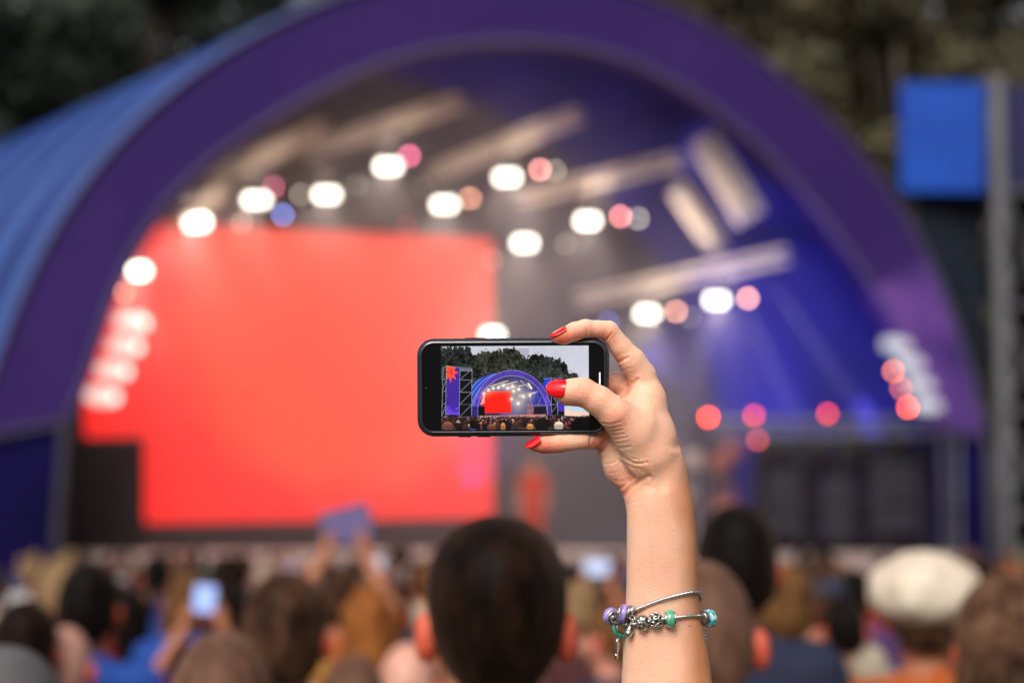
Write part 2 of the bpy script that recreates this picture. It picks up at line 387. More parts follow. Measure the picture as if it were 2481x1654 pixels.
M_NAIL = pm('red_nail_varnish', (.62, .001, .006), (.68, .002, .008), 40, .14, coat=.35, spec=.45)
def nail(base, tip, nrm, w, Rc, droop, th=.55, base_round=.35, nose=1.0):
    b, e = np.array(base, float), np.array(tip, float); d = e-b; Ln = np.linalg.norm(d); d /= Ln
    n = np.array(nrm, float); n -= d*(n @ d); n /= np.linalg.norm(n); sd_ = np.cross(d, n); V = []; nt_, ns = 22, 14
    for lay in (0, 1):
        for i in range(nt_+1):
            t = i/nt_
            wd_ = w/2*(min(1, (t/.16+.02))**base_round if t < .16 else 1)*(1 if t < .42 else math.sqrt(max(0.0, 1-((t-.42)/.582)**2.1))**nose)
            for j in range(ns+1):
                x = wd_*(2*j/ns-1); z = math.sqrt(max(Rc*Rc-x*x, 1))-Rc - droop*t*t + (-th if lay else 0)
                tt = t + (.05*math.cos(math.pi*x/w)-.05 if t < .3 else 0)*(1-t/.3 if t < .3 else 0)
                V.append(b+d*tt*Ln+sd_*x+n*z)
    F = []; m = ns+1; off = (nt_+1)*m
    for i in range(nt_):
        for j in range(ns):
            a = i*m+j; F.append((a, a+1, a+m+1, a+m)); F.append((off+a, off+a+m, off+a+m+1, off+a+1))
    for i in range(nt_):
        for j in (0, ns): a = i*m+j; F.append((a, a+m, off+a+m, off+a))
    for j in range(ns):
        for i in (0, nt_): a = i*m+j; F.append((a, off+a, off+a+1, a+1))
    return raw_mesh('fingernail', np.array(V)/1000, F)
def add_nail(*a, label=None, **k):
    o = link('fingernail', nail(*a, **k), M_NAIL, hand)
    if label: o['label'] = label
    return o
add_nail(Q5(222, 592, 18.9), Q5(66, 582, 14.0), (0.05, .30, .95), 13.6, 9.8, 1.4, label='long glossy red thumbnail lying over the phone screen')
add_nail(Q5(220, 128, 8.6), Q5(94, 203, 8.0), (-.44, .82, .36), 7.0, 5.6, -.2)
add_nail(Q5(22, 962, 2.4), Q5(-90, 1036, 1.2), (-.45, .66, .60), 8.2, 5.4, .3)
add_nail(Q5(150, 590, -20.5), Q5(30, 612, -19), (0, .2, -1), 9, 6.2, .8)
add_nail(Q5(95, 770, -20.3), Q5(-25, 782, -19), (0, .1, -1), 9, 6.2, .8)
# ------------------------------------------------------------------ phone in its case
M_CASE = pm('black_case_rubber', (.009, .012, .021), (.014, .018, .028), 60, .24, bump=.00005, bscale=900, spec=.9)
M_GLASS = pm('black_glass', (.003, .003, .004), (.004, .004, .005), 5, .06, spec=.22)
def rrect(w, h, r, n=10):
    P = []
    for cx_, cy_, a0 in ((w/2-r, h/2-r, 0), (-w/2+r, h/2-r, 90), (-w/2+r, -h/2+r, 180), (w/2-r, -h/2+r, 270)):
        for i in range(n+1):
            a = R(a0+90*i/n); P.append((cx_+r*math.cos(a), cy_+r*math.sin(a)))
    return P
PC = S(1243.5, 938, 0); PROT = R(.35); PW, PH = 141.3, 72.0
def phone_pt(x, y, z): 
    c_, s_ = math.cos(PROT), math.sin(PROT); return (PC[0]+x*c_-y*s_, PC[1]+x*s_+y*c_, z)
def loft_rr(w, h, r, prof, close_front=False, close_back=True):
    """prof: (inset, z) rings of a rounded rectangle"""
    V = []; F = []; n = None
    for ins, z in prof:
        ring = rrect(w-2*ins, h-2*ins, max(.4, r-ins)); n = len(ring); V += [phone_pt(x, y, z) for x, y in ring]
    for i in range(len(prof)-1):
        for k in range(n):
            a, b = i*n+k, i*n+(k+1) % n; F.append((a, b, b+n, a+n))
    if close_back: F.append(tuple(range(n))[::-1])
    if close_front: F.append(tuple(range((len(prof)-1)*n, len(prof)*n)))
    return np.array(V)/1000, F
pe = place(empty('smartphone')); tag(pe, 'black smartphone in a dark case held sideways, filming the stage', 'phone')
pr = [(1.6, -10.2), (.5, -9.7), (.1, -8.6), (0, -7), (0, -4.4), (.35, -2.6), (1.1, -1.2), (2.0, -.3), (2.9, .25), (3.5, .4), (3.9, .25), (4.1, -.2), (4.2, -1.2)]
V, F = loft_rr(PW, PH, 12.5, pr); link('case', raw_mesh('case', V, F), M_CASE, pe)
V, F = loft_rr(PW-8.0, PH-8.0, 8.6, [(0, -1.3), (0, -.55), (.35, -.4)], True); link('front_glass', raw_mesh('front_glass', V, F, False), M_GLASS, pe)
def pbox(x0, y0, x1, y1, z0, z1, name, m, r=.6):
    c_ = ((x0+x1)/2, (y0+y1)/2); ring = rrect(abs(x1-x0), abs(y1-y0), r, 4); V = []; n = len(ring)
    for ins, z in ((0, z0), (0, z1-.2), (.2, z1)):
        V += [phone_pt(c_[0]+x*(1-ins/max(abs(x1-x0), .5)), c_[1]+y*(1-ins/max(abs(y1-y0), .5)), z) for x, y in ring]
    F = [(i*n+k, i*n+(k+1) % n, (i+1)*n+(k+1) % n, (i+1)*n+k) for i in range(2) for k in range(n)]
    F += [tuple(range(n))[::-1], tuple(range(2*n, 3*n))]
    return link(name, raw_mesh(name, np.array(V)/1000, F, False), m, pe)
pbox(-35.5, PH/2-1, -20, PH/2+.55, -6.5, -3.0, 'side_button', M_CASE)
pbox(-40.5, -PH/2-.5, -31, -PH/2+1, -6.5, -3, 'side_button', M_CASE)
pbox(-26.5, -PH/2-.5, -17, -PH/2+1, -6.5, -3, 'side_button', M_CASE)
pbox(-64.3, -.7, -63.6, .7, -.5, -.30, 'earpiece', pm('earpiece_grey', (.05, .05, .06)), .3)
M_BAR = pm('white_bar_lit', (.8, .8, .8), emit=(1, 1, 1), estr=.8)
pbox(63.0, -5.5, 63.9, 10.6, -.5, -.28, 'home_bar', M_BAR, .4)

# the picture on the display: painted as lit colours on a fine sheet
def paint():
    Wd, Ht = 858, 478                                   # painted at double size, then halved
    X, Y = np.meshgrid(np.arange(Wd)+.5, np.arange(Ht)+.5); X = 155+X*1905/Wd; Y = 95+Y*1070/Ht   # in units of the enlarged picture
    im = np.zeros((Ht, Wd, 3)); rg = np.random.default_rng(5)
    def noise(sc, seed, oct=4):
        r_ = np.random.default_rng(seed); o = 0; a = 1; tot = 0
        for q in range(oct):
            g = r_.random((64, 64)); u, v = (X/sc*2**q) % 63, (Y/sc*2**q) % 63; i, j = u.astype(int), v.astype(int); fu, fv = u-i, v-j
            fu, fv = fu*fu*(3-2*fu), fv*fv*(3-2*fv)
            o = o+a*((g[j, i]*(1-fu)+g[j, i+1]*fu)*(1-fv)+(g[j+1, i]*(1-fu)+g[j+1, i+1]*fu)*fv); tot += a; a *= .55
        return o/tot
    def poly(P):
        c = np.zeros(X.shape, bool); P = list(P)
        for (x1, y1), (x2, y2) in zip(P, P[1:]+P[:1]):
            if y1 == y2: continue
            k = ((y1 > Y) != (y2 > Y)) & (X < (x2-x1)*(Y-y1)/(y2-y1)+x1); c ^= k
        return c
    def line(a, b, w):
        ax, ay = a; dx, dy = b[0]-ax, b[1]-ay; t = np.clip(((X-ax)*dx+(Y-ay)*dy)/(dx*dx+dy*dy), 0, 1)
        return np.hypot(X-ax-t*dx, Y-ay-t*dy) < w/2
    def fill(m, c, var=0, n=None):
        col = np.array(c, float); v = 1 if n is None else (1+var*(n-.5)*2)[m][:, None]; im[m] = np.clip(col*v, 0, 255)
    n1, n2, n3 = noise(60, 1), noise(22, 2), noise(140, 3)
    im[:] = (178, 180, 190); im += (n3[..., None]-.5)*26; im[..., :] += (X[..., None]-155)/1905*10
    fill(poly([(1150, 128), (1292, 128), (1292, 232), (1150, 232)]), (160, 158, 172))
    top = np.interp(X[0], [155, 300, 420, 540, 560, 620, 660, 760, 860, 900, 980, 1060, 1150, 1200, 1290, 1380, 1440, 1500, 1600, 1700, 1770, 1800, 1870, 1930, 1960, 2060], [100, 98, 100, 110, 200, 210, 165, 150, 165, 150, 135, 122, 140, 220, 235, 200, 210, 240, 265, 280, 330, 450, 430, 490, 560, 600])
    tr = Y > top[None, :]+(n2-.5)*110+(n1-.5)*30
    fill(tr, (30, 35, 33), 1.1, n2*.5+n1*.5); m = tr & (X > 600) & (X < 1250); im[m] = im[m]*(1.25, 1.15, .95)
    m = tr & (n2*.6+n1*.4 > .60); im[m] = im[m]*.4+np.array((70, 74, 62))*.6
    m = tr & (n2*.35+n1*.65 < .40); im[m] *= .25
    m = tr & (noise(12, 9) > .73) & (Y > 380) & (n1 > .5); im[m] = (110, 120, 135)
    fill(tr & (Y > 560) & (X < 640), (14, 14, 18), .6, n1)
    # vault and arch
    E = lambda pts: pts
    vault = poly([(550, 600), (640, 520), (760, 465), (870, 440), (760, 560), (640, 700), (570, 870), (548, 940), (550, 700)])
    fill(vault, (40, 62, 170)); rr_ = np.hypot((X-1050), (Y-980)*1.0)
    st = vault & ((rr_ % 46) < 20); im[st] = (86, 110, 205)
    def ell(cx_, rx, ry, base, yb): return (((X-cx_)/rx)**2+((Y-base)/ry)**2 < 1) & (Y < yb)
    ao = ell(1070, 512, 575, 980, 980); ai = ell(1072, 448, 505, 985, 985)
    fill(ao, (72, 52, 150), .25, n1); fl = ao & (Y > 700) & (noise(40, 8) > .5); im[fl] = (98, 66, 190)
    edge_ = (ao & ~ell(1070, 507, 569, 980, 980)) | (ell(1072, 454, 512, 985, 985) & ~ai); im[edge_] = (150, 140, 190)
    fill(ai, (36, 36, 96), .6, n3)
    g = np.exp(-(((X-1150)/210)**2+((Y-800)/260)**2)); im[ai] = im[ai]*(1-.75*g[ai][:, None])+np.array((160, 148, 150))*.75*g[ai][:, None]
    m = ai & (X > 1320) & (Y > 640) & (Y < 860); im[m] = im[m]*.4+np.array((46, 52, 170))*.6
    for a, b in (((1250, 700), (1210, 860)), ((1290, 700), (1330, 860)), ((1370, 690), (1330, 850)), ((1380, 700), (1440, 850)), ((1450, 740), (1400, 860)), ((1330, 690), (1290, 860))):
        m = line(a, b, 9) & ai; im[m] = im[m]*.6+np.array((130, 140, 220))*.4
    for a, b in (((790, 610), (1020, 540)), ((900, 610), (1140, 550)), ((1010, 640), (1250, 590)), ((1150, 730), (1400, 680)), ((1160, 745), (1370, 700)), ((720, 640), (850, 590)), ((1250, 590), (1330, 690)), ((1220, 570), (1180, 540))):
        m = line(a, b, 9) & ai & (n1 > .35); im[m] = (205, 190, 165)
    m = line((1280, 580), (1320, 640), 26) & ai; im[m] = (225, 215, 190)
    fill(poly([(690, 690), (745, 668), (1055, 678), (1058, 950), (718, 952), (718, 862), (665, 855)]), (252, 30, 18), .06, n1)
    for i in range(5): m = line((662+12*i*.9, 835-24*i), (715, 815-24*i), 9); im[m] = (235, 215, 215)
    for x, y, r_ in ((708, 703, 22), (768, 658, 22), (828, 635, 22), (895, 628, 22), (960, 600, 24), (1012, 634, 22), (1076, 608, 22), (1090, 675, 20), (1158, 650, 22), (1062, 774, 20), (1148, 830, 24), (1215, 745, 20), (1298, 728, 20)):
        d = np.hypot(X-x, Y-y); w = np.clip(1.25-d/r_, 0, 1)[..., None]; im[:] = im*(1-w)+np.array((255, 246, 222))*w
        w = (.35*np.exp(-(d/(r_*2.6))**2))[..., None]; im[:] = im*(1-w)+np.array((255, 235, 200))*w
    fill(poly([(632, 870), (718, 870), (718, 1010), (632, 1010)]), (6, 5, 8)); fill(poly([(1345, 880), (1500, 876), (1500, 985), (1345, 985)]), (24, 20, 34))
    for a, b, w_ in (((1250, 862), (1525, 855), 10), ((1522, 860), (1526, 980), 8), ((628, 860), (628, 1000), 7), ((1560, 850), (1566, 980), 7)):
        im[line(a, b, w_)] = (120, 112, 150)
    for x in (1280, 1325, 1403): im[np.hypot(X-x, Y-848) < 9] = (235, 90, 60)
    fill(poly([(555, 860), (625, 870), (622, 1000), (556, 1000)]), (44, 30, 110)); fill(poly([(1530, 860), (1570, 860), (1572, 975), (1532, 975)]), (60, 40, 130))
    fill(poly([(640, 985), (1500, 970), (1520, 1010), (620, 1020)]), (170, 120, 112), .2, n1)
    for x in range(1270, 1345, 12):
        for y in range(880, 985, 14):
            if rg.random() < .7: im[np.hypot(X-x, Y-y) < 6] = (150+rg.random()*60, 110, 95)
    # left and right towers
    fill(poly([(400, 410), (552, 410), (548, 1000), (390, 1000)]), (9, 8, 14)); fill(poly([(232, 345), (402, 375), (386, 975), (215, 965)]), (62, 36, 142), .08, n1)
    star = []
    for i in range(18):
        a = R(20*i+4); r_ = 118 if i % 2 == 0 else 62; star.append((272+r_*math.cos(a)*.95, 425+r_*math.sin(a)*1.2))
    fill(poly(star) & poly([(232, 345), (402, 375), (386, 975), (215, 965)]), (246, 72, 48), .12, n2)
    fill(line((282, 400), (300, 450), 22), (190, 40, 60)); m = poly([(222, 860), (388, 860), (386, 975), (215, 965)]) & (noise(34, 12) > .47); im[m] = (96, 60, 205)
    G = (142, 142, 158)
    L_ = [((185, 372), (235, 345)), ((232, 345), (556, 385)), ((556, 385), (548, 1000)), ((402, 375), (388, 1000)), ((185, 372), (165, 1000)), ((228, 345), (212, 1000)), ((400, 410), (555, 412)), ((392, 524), (552, 530)), ((390, 682), (550, 684)), ((388, 838), (548, 838)), ((160, 1000), (560, 1002)), ((400, 524), (520, 420)), ((398, 682), (548, 540)), ((395, 838), (548, 690)), ((392, 1000), (545, 845)), ((180, 520), (220, 510)), ((175, 685), (220, 655)), ((170, 840), (215, 820)), ((165, 990), (215, 850)), ((180, 640), (222, 530)), ((215, 965), (260, 965))]
    for i in range(7): L_.append(((405+22*i, 378+2*i), (416+22*i, 408)))
    for i in range(7): L_.append(((427+22*i, 380+2*i), (416+22*i, 408)))
    for a, b in L_: im[line(a, b, 6)] = G
    fill(poly([(1566, 640), (1745, 640), (1745, 975), (1566, 975)]), (12, 12, 20)); fill(poly([(1655, 800), (1742, 800), (1742, 935), (1655, 935)]), (70, 44, 160), .2, n1)
    fill(poly([(1477, 515), (1570, 508), (1570, 628), (1477, 634)]), (16, 60, 200)); fill(poly([(1570, 508), (1720, 512), (1720, 660), (1570, 640)]), (30, 26, 60))
    for a, b in (((1572, 495), (1576, 980)), ((1566, 845), (1655, 848)), ((1655, 700), (1655, 975)), ((1745, 820), (1743, 975)), ((1576, 700), (1650, 840)), ((1576, 950), (1650, 850)), ((1475, 518), (1720, 512))): im[line(a, b, 6)] = G
    fill((X > 1745) & (Y > 865) & (Y < 980), (176, 196, 214)); fill(poly([(1745, 910), (1800, 905), (1870, 945), (1930, 925), (2060, 960), (2060, 1010), (1745, 990)]), (226, 190, 172), .06, n1)
    # crowd
    fill(Y > 1005, (66, 42, 42), .5, n1)
    cols = [(24, 16, 16), (44, 28, 24), (80, 50, 38), (14, 10, 12), (100, 66, 46), (150, 96, 76), (60, 36, 32), (110, 40, 36), (150, 140, 148), (40, 46, 84), (30, 24, 30)]
    for k in range(900):
        f = rg.random()**1.3; y = 992+f*125; x = 155+rg.random()*1905; r_ = 5+f*15; c = cols[rg.integers(len(cols))] if rg.random() < .55 else (22, 14, 14)
        m = ((X-x)/r_)**2+((Y-y)/(r_*1.25))**2 < 1; im[m] = np.array(c)*(1.1-.35*((Y[m]-y)/r_)[:, None]*.5)
    for x, y, rx, ry, c in ((240, 1120, 72, 66, (120, 72, 60)), (390, 1130, 45, 50, (26, 18, 18)), (470, 1150, 50, 60, (60, 34, 30)), (568, 1105, 48, 62, (14, 10, 12)), (628, 1125, 32, 45, (20, 12, 12)), (728, 1140, 40, 60, (26, 18, 22)), (805, 1140, 58, 52, (112, 70, 50)), (886, 1130, 30, 42, (60, 40, 36)), (952, 1130, 32, 55, (190, 120, 70)), (1025, 1125, 35, 62, (24, 20, 26)), (1112, 1115, 50, 55, (70, 44, 38)), (1185, 1090, 28, 38, (60, 36, 34)), (1300, 1130, 45, 40, (200, 140, 60)), (1455, 1100, 100, 82, (20, 15, 17)), (1668, 1120, 62, 54, (214, 196, 170)), (1580, 1060, 22, 35, (50, 32, 32)), (1990, 1130, 170, 120, (10, 8, 9)), (2060, 1060, 70, 60, (20, 14, 14))):
        u = ((X-x)/rx)**2+((Y-y)/ry)**2; m = u < 1; im[m] = np.array(c)*(.75+.5*np.clip(-(Y[m]-y)/ry, 0, 1))[:, None]
    im[poly([(530, 1150), (600, 1155), (600, 1170), (530, 1170)])] = (60, 80, 190)
    im = np.clip(im, 0, 255)/255
    im = (im[0::2, 0::2]+im[1::2, 0::2]+im[0::2, 1::2]+im[1::2, 1::2])/4
    im = np.where(im <= .04045, im/12.92, ((im+.055)/1.055)**2.4); return im
IM = paint(); ih, iw = IM.shape[:2]
sx0, sx1, sy0, sy1 = -52.9, 55.4, -30.9, 30.3
xs = np.linspace(sx0, sx1, iw); ys_ = np.linspace(sy1, sy0, ih); GX, GY = np.meshgrid(xs, ys_)
cc_, ss_ = math.cos(PROT), math.sin(PROT)
V = np.stack([PC[0]+GX*cc_-GY*ss_, PC[1]+GX*ss_+GY*cc_, np.full_like(GX, -.33)], -1).reshape(-1, 3)/1000
ii = np.arange(ih*iw).reshape(ih, iw); Fq = np.stack([ii[1:, :-1], ii[1:, 1:], ii[:-1, 1:], ii[:-1, :-1]], -1).reshape(-1, 4)
me = raw_mesh('display', V, Fq, False); ca = me.color_attributes.new('picture', 'FLOAT_COLOR', 'POINT')
ca.data.foreach_set('color', np.concatenate([IM.reshape(-1, 3), np.ones((ih*iw, 1))], 1).astype(np.float32).ravel())
m = bpy.data.materials.new('lit_display'); m.use_nodes = True; p = m.node_tree.nodes['Principled BSDF']
at = m.node_tree.nodes.new('ShaderNodeAttribute'); at.attribute_name = 'picture'
m.node_tree.links.new(at.outputs['Color'], p.inputs['Emission Color']); p.inputs['Emission Strength'].default_value = 1.0
p.inputs['Base Color'].default_value = (.003, .003, .003, 1); p.inputs['Roughness'].default_value = .08; p.inputs['Specular IOR Level'].default_value = .2
link('display', me, m, pe)['label'] = 'lit display showing the blue arched stage, trees and crowd'

# ------------------------------------------------------------------ the charm bracelet
M_SIL = pm('worn_silver', (.30, .29, .28), (.62, .60, .58), 700, .28, 1.0, bump=.00012, bscale=1500)
M_SILB = pm('bright_silver', (.62, .61, .60), (.75, .74, .73), 300, .2, 1.0)
M_DARK = pm('blackened_silver', (.03, .028, .028), (.07, .065, .06), 400, .5, .8)
def glass(name, a, b, sc=350): return pm(name, a, b, sc, .08, coat=1, ramp=(.42, .56), sss=.001)
M_PUR = glass('purple_glass', (.24, .16, .50), (.42, .33, .66)); M_TEAL = glass('teal_glass', (.01, .30, .38), (.45, .72, .75), 420)
M_GRN = glass('green_glass', (.30, .50, .48), (.08, .46, .24), 300); M_JADE = glass('jade_glass', (.02, .20, .14), (.05, .32, .24))
def C4(x, y, z): return S(1440+.1403*x, 1400+.1403*y, z)
def zsurf(x, y):
    """front surface of the arm at this point (mm)"""
    best = 0
    for it in range(3):
        p = C4(x, y, best); i = np.round((p-HS.lo)/HS.h).astype(int); i = np.clip(i, 0, HS.n-1)
        col = HS.F[i[0], i[1], :]; k = np.where(col < 0)[0]
        if len(k) == 0: return -15.0
        best = HS.lo[2]+k[-1]*HS.h
    return best
be = place(empty('charm_bracelet')); tag(be, 'silver snake chain charm bracelet with glass beads wound twice around the wrist', 'bracelet')
def chain_tube(pts, r):
    P = np.array(pts); L = np.r_[0, np.cumsum(np.linalg.norm(np.diff(P, axis=0), axis=1))]; n = int(L[-1]/.22)
    t = np.linspace(0, L[-1], n); Pn = np.stack([np.interp(t, L, P[:, k]) for k in range(3)], 1)
    rr = [r*(1+.12*math.sin(i*2*math.pi/5)) for i in range(n)]; mb = MB(); mb.tube(Pn/1000, [q/1000 for q in rr], 10); return mb
def smooth_pts(P, n=8):
    P = np.array(P, float); out = []
    for i in range(len(P)-1):
        p0, p1, p2, p3 = P[max(i-1, 0)], P[i], P[i+1], P[min(i+2, len(P)-1)]
        for t in np.linspace(0, 1, n, endpoint=False):
            out.append(.5*((2*p1)+(-p0+p2)*t+(2*p0-5*p1+4*p2-p3)*t*t+(-p0+3*p1-3*p2+p3)*t**3))
    out.append(P[-1]); return np.array(out)
up = [C4(x, y, zsurf(x, y)+dz) for x, y, dz in ((560, 590, 3.5), (690, 555, 2.4), (900, 468, 1.5), (1200, 362, 1.4), (1450, 292, 1.4), (1650, 250, 1.6))]
up += [C4(1780, 238, 0), C4(1838, 262, -8), C4(1840, 320, -16), C4(1750, 420, -40), C4(1200, 560, -46), C4(700, 640, -42), C4(470, 690, -30), C4(440, 700, -16)]
chain_tube(smooth_pts(up), 1.22).build('snake_chain', M_SILB, be, True)
lw = [C4(500, 800, -4), C4(640, 800, 3)]+[C4(x, y, zsurf(x, y)+dz) for x, y, dz in ((830, 765, 3.2), (1060, 722, 3.2), (1310, 690, 3.4), (1550, 662, 2.0), (1750, 648, 1.6))]
lw += [C4(1850, 645, -1), C4(1960, 680, -10), C4(1950, 720, -20), C4(1800, 740, -42), C4(1200, 760, -46), C4(600, 780, -42), C4(440, 790, -25), C4(500, 800, -4)]
chain_tube(smooth_pts(lw), 1.22).build('snake_chain', M_SILB, be, True)
LAST = [None]
def bead(name, c, ax, prof, m, label=None, n=28):
    mb = MB(); a = Vector(ax).normalized(); mb.lathe((0, 0, 0), a, [(r_/1000, h/1000) for r_, h in prof], n)
    V = np.array(mb.V)+np.array(c)/1000; o = link(name, raw_mesh(name, V, mb.F), m, be); LAST[0] = o
    if label: o['label'] = label
    return o
def barrel(r, L, hole=1.5, n=12, e=2.4):
    P = [(hole, -L/2)]
    for i in range(n+1):
        u = -1+2*i/n; P.append((hole+(r-hole)*max(0, (1-abs(u)**e))**(1/e) if abs(u) < 1 else hole, u*L/2))
    return P+[(hole, L/2)]
def ring(name, c, ax, r, tr, m):
    mb = MB(); q = Vector(ax).normalized().to_track_quat('Z', 'Y')
    pts = [Vector(c)+q @ Vector((math.cos(a)*r, math.sin(a)*r, 0)) for a in np.linspace(0, 2*math.pi, 25)]
    mb.tube([p/1000 for p in pts], tr/1000, 8); o = mb.build(name, m, LAST[0] if name == 'bead_rim' else be, True)
    if name == 'glass_bead': LAST[0] = o
    return o
Zs = lambda x, y: zsurf(min(max(x, 600), 1740), y)
# green glass bead with silver ends
c = C4(1310, 700, Zs(1310, 700)+3.6); ax = (1, .06, 0)
bead('glass_bead', c, ax, barrel(6.6, 6.4, 1.6, e=3.2), M_GRN, 'pale green glass bead with painted flowers')
for s_ in (-1, 1): ring('bead_rim', c+np.array([s_*3.3, s_*.2, 0]), ax, 4.9, .55, M_SILB)
# openwork ball: a dark core inside a lattice of loops
c = C4(1060, 722, Zs(1060, 722)+3.8)
bead('filigree_bead', c, (1, 0, 0), barrel(4.7, 9, 1.5, e=2), M_DARK, 'round openwork silver bead')
mb = MB(); 
for ph in range(6):
    for th in (-1, 0, 1):
        a = 2*math.pi*(ph+.5*(th == 0))/6; la = th*.62
        nrm = Vector((math.sin(la), math.cos(la)*math.cos(a), math.cos(la)*math.sin(a))); q = nrm.to_track_quat('Z', 'Y')
        rr_ = 1.95 if th == 0 else 1.7
        mb.tube([(Vector(c)+nrm*5.0+q @ Vector((math.cos(b)*rr_, math.sin(b)*rr_, 0)))/1000 for b in np.linspace(0, 2*math.pi, 15)], .00048, 6)
mb.build('filigree_lattice', M_SILB, LAST[0], True)
# textured silver bead (two lobes)
c = C4(835, 772, Zs(835, 772)+4.0)
s2 = SDF(c-10, c+10, .32)
for i in range(60):
    a = RNG.normal(size=3); a /= np.linalg.norm(a); s2.ell(c+a*np.array([4.6, 5.3, 4.6]), (.8, .8, .8), .2)
s2.ell(c, (4.8, 5.5, 4.8), .4); V, Qd = s2.nets(); o = link('textured_bead', raw_mesh('textured_bead', relax(V, Qd, 1)/1000, Qd), M_SIL, be); o['label'] = 'pebbled silver bead of two lobes'
for x, y in ((945, 745), (1190, 705)): bead('spacer', C4(x, y, Zs(x, y)+3.0), (1, .1, 0), barrel(1.9, 2.6, 1.3), M_SIL)
# left cluster
c = C4(500, 610, 1.0); ax = (.95, -.25, .1)
bead('glass_bead', c, ax, barrel(7.3, 5.6, 1.8, e=3), M_PUR, 'purple glass bead nearest the arm')
ring('bead_rim', c+np.array([-3.4, .9, 0]), ax, 6.2, .6, M_SILB)
bead('silver_bead', C4(585, 585, 3.4), ax, barrel(5.3, 2.6, 1.6, e=3), M_SIL)
bead('silver_bead', C4(645, 560, 4.2), ax, barrel(4.3, 3.0, 1.6, e=2.5), M_SILB)
c = C4(290, 655, -12); ax = (.5, -.15, .85)
bead('glass_bead', c, ax, barrel(6.6, 6.0, 3.6, e=3), M_PUR, 'lilac glass bead at the far left of the bracelet')
ring('bead_rim', c+np.array([1.8, -.5, 3.2]), ax, 4.6, .8, M_SIL)
c = C4(375, 680, -4)
bead('silver_bead', c, (.8, -.3, .4), barrel(3.6, 5, 1.5, e=2), M_DARK)
mb = MB()
for i in range(12):
    a = RNG.normal(size=3); a /= np.linalg.norm(a); q = Vector(a).to_track_quat('Z', 'Y')
    mb.tube([(Vector(c)+Vector(a)*3.9+q @ Vector((math.cos(b)*1.4, math.sin(b)*1.4, 0)))/1000 for b in np.linspace(0, 2*math.pi, 13)], .0004, 6)
mb.build('filigree_lattice', M_SILB, LAST[0], True)
c = C4(480, 850, -8); ring('glass_bead', c, (.35, .25, .9), 6.3, 1.7, M_JADE)['label'] = 'dark green glass ring bead at the lower left'
ring('bead_rim', c+np.array([.3, .2, 1.3]), (.35, .25, .9), 4.4, .9, M_SIL)
bead('silver_bead', C4(560, 800, -2), (1, -.1, .1), barrel(3.0, 6, 1.5, e=2.2), M_SIL)
# small shoe-like charm on a loop
ring('charm_loop', C4(655, 680, Zs(655, 680)+5.5), (.2, .5, 1), 1.9, .45, M_SILB)
s3 = SDF(C4(480, 1050, -8), C4(800, 600, 16), .3)
z0 = Zs(630, 850)+5.0
for a_, b_, ra, rb in (((655, 715), (630, 800), 1.2, 1.3), ((630, 800), (602, 890), 1.3, 1.9), ((602, 890), (595, 945), 2.4, 2.9), ((595, 945), (640, 915), 2.7, 1.9), ((665, 715), (662, 900), .7, .7)):
    s3.cap(C4(*a_, z0), C4(*b_, z0), ra, rb, .8)
V, Qd = s3.nets(); link('hanging_charm', raw_mesh('hanging_charm', relax(V, Qd, 2)/1000, Qd), M_SILB, be)['label'] = 'small silver slipper charm'
# key-like bar charm
ring('charm_loop', C4(435, 1055, -8), (.9, .1, .4), 1.9, .4, M_SIL); mb = MB()
mb.tube([C4(400, 1040, -8)/1000, C4(392, 1100, -8)/1000, C4(390, 1200, -8)/1000, C4(385, 1330, -8)/1000], [.0011, .0013, .0011, .0010], 8)
mb.tube([C4(415, 1050, -8.4)/1000, C4(412, 1180, -8.4)/1000, C4(393, 1320, -8.4)/1000], [.0012, .0012, .0005], 6)
p_ = C4(382, 1340, -8)/1000; mb.box(p_, (.0026, .0036, .0016)); mb.build('hanging_charm', M_SILB, be, True)['label'] = 'long thin silver key charm hanging free'
# right side: silver filigree and teal glass
c = C4(1890, 680, -8); bead('silver_bead', c, (.8, -.05, -.6), barrel(5.0, 5.5, 1.6, e=3), M_SIL)
c = C4(1975, 690, -12); bead('glass_bead', c, (.75, 0, -.65), barrel(6.7, 6.4, 4.0, e=3.2), M_TEAL, 'teal and white glass bead at the right edge of the arm')
for i in range(9):
    x, y = ((1860, 870), (1873, 900), (1888, 930), (1903, 960), (1915, 990), (1925, 1020), (1932, 1050), (1934, 1080), (1925, 1105))[i]
    ring('safety_link', C4(x, y, -18), (.9, .2*(-1)**i, .9*(i % 2)), 1.35, .42, M_SILB)
# short clip on the upper strand
bead('clip', C4(1668, 248, Zs(1668, 250)+1.6), (1, .12, -.1), [(1.5, -1.6), (1.9, -1.5), (1.6, -.7), (1.6, .7), (1.9, 1.5), (1.5, 1.6)], M_SIL)
# ------------------------------------------------------------------ ground
g = MB(); g.add([(-140, -60, 0), (140, -60, 0), (140, 200, 0), (-140, 200, 0)], [(0, 1, 2, 3)])
tag(g.build('ground', pm('trodden_grass', (.035, .045, .02), (.09, .075, .045), .9, .9, bump=.02)), kind='structure')

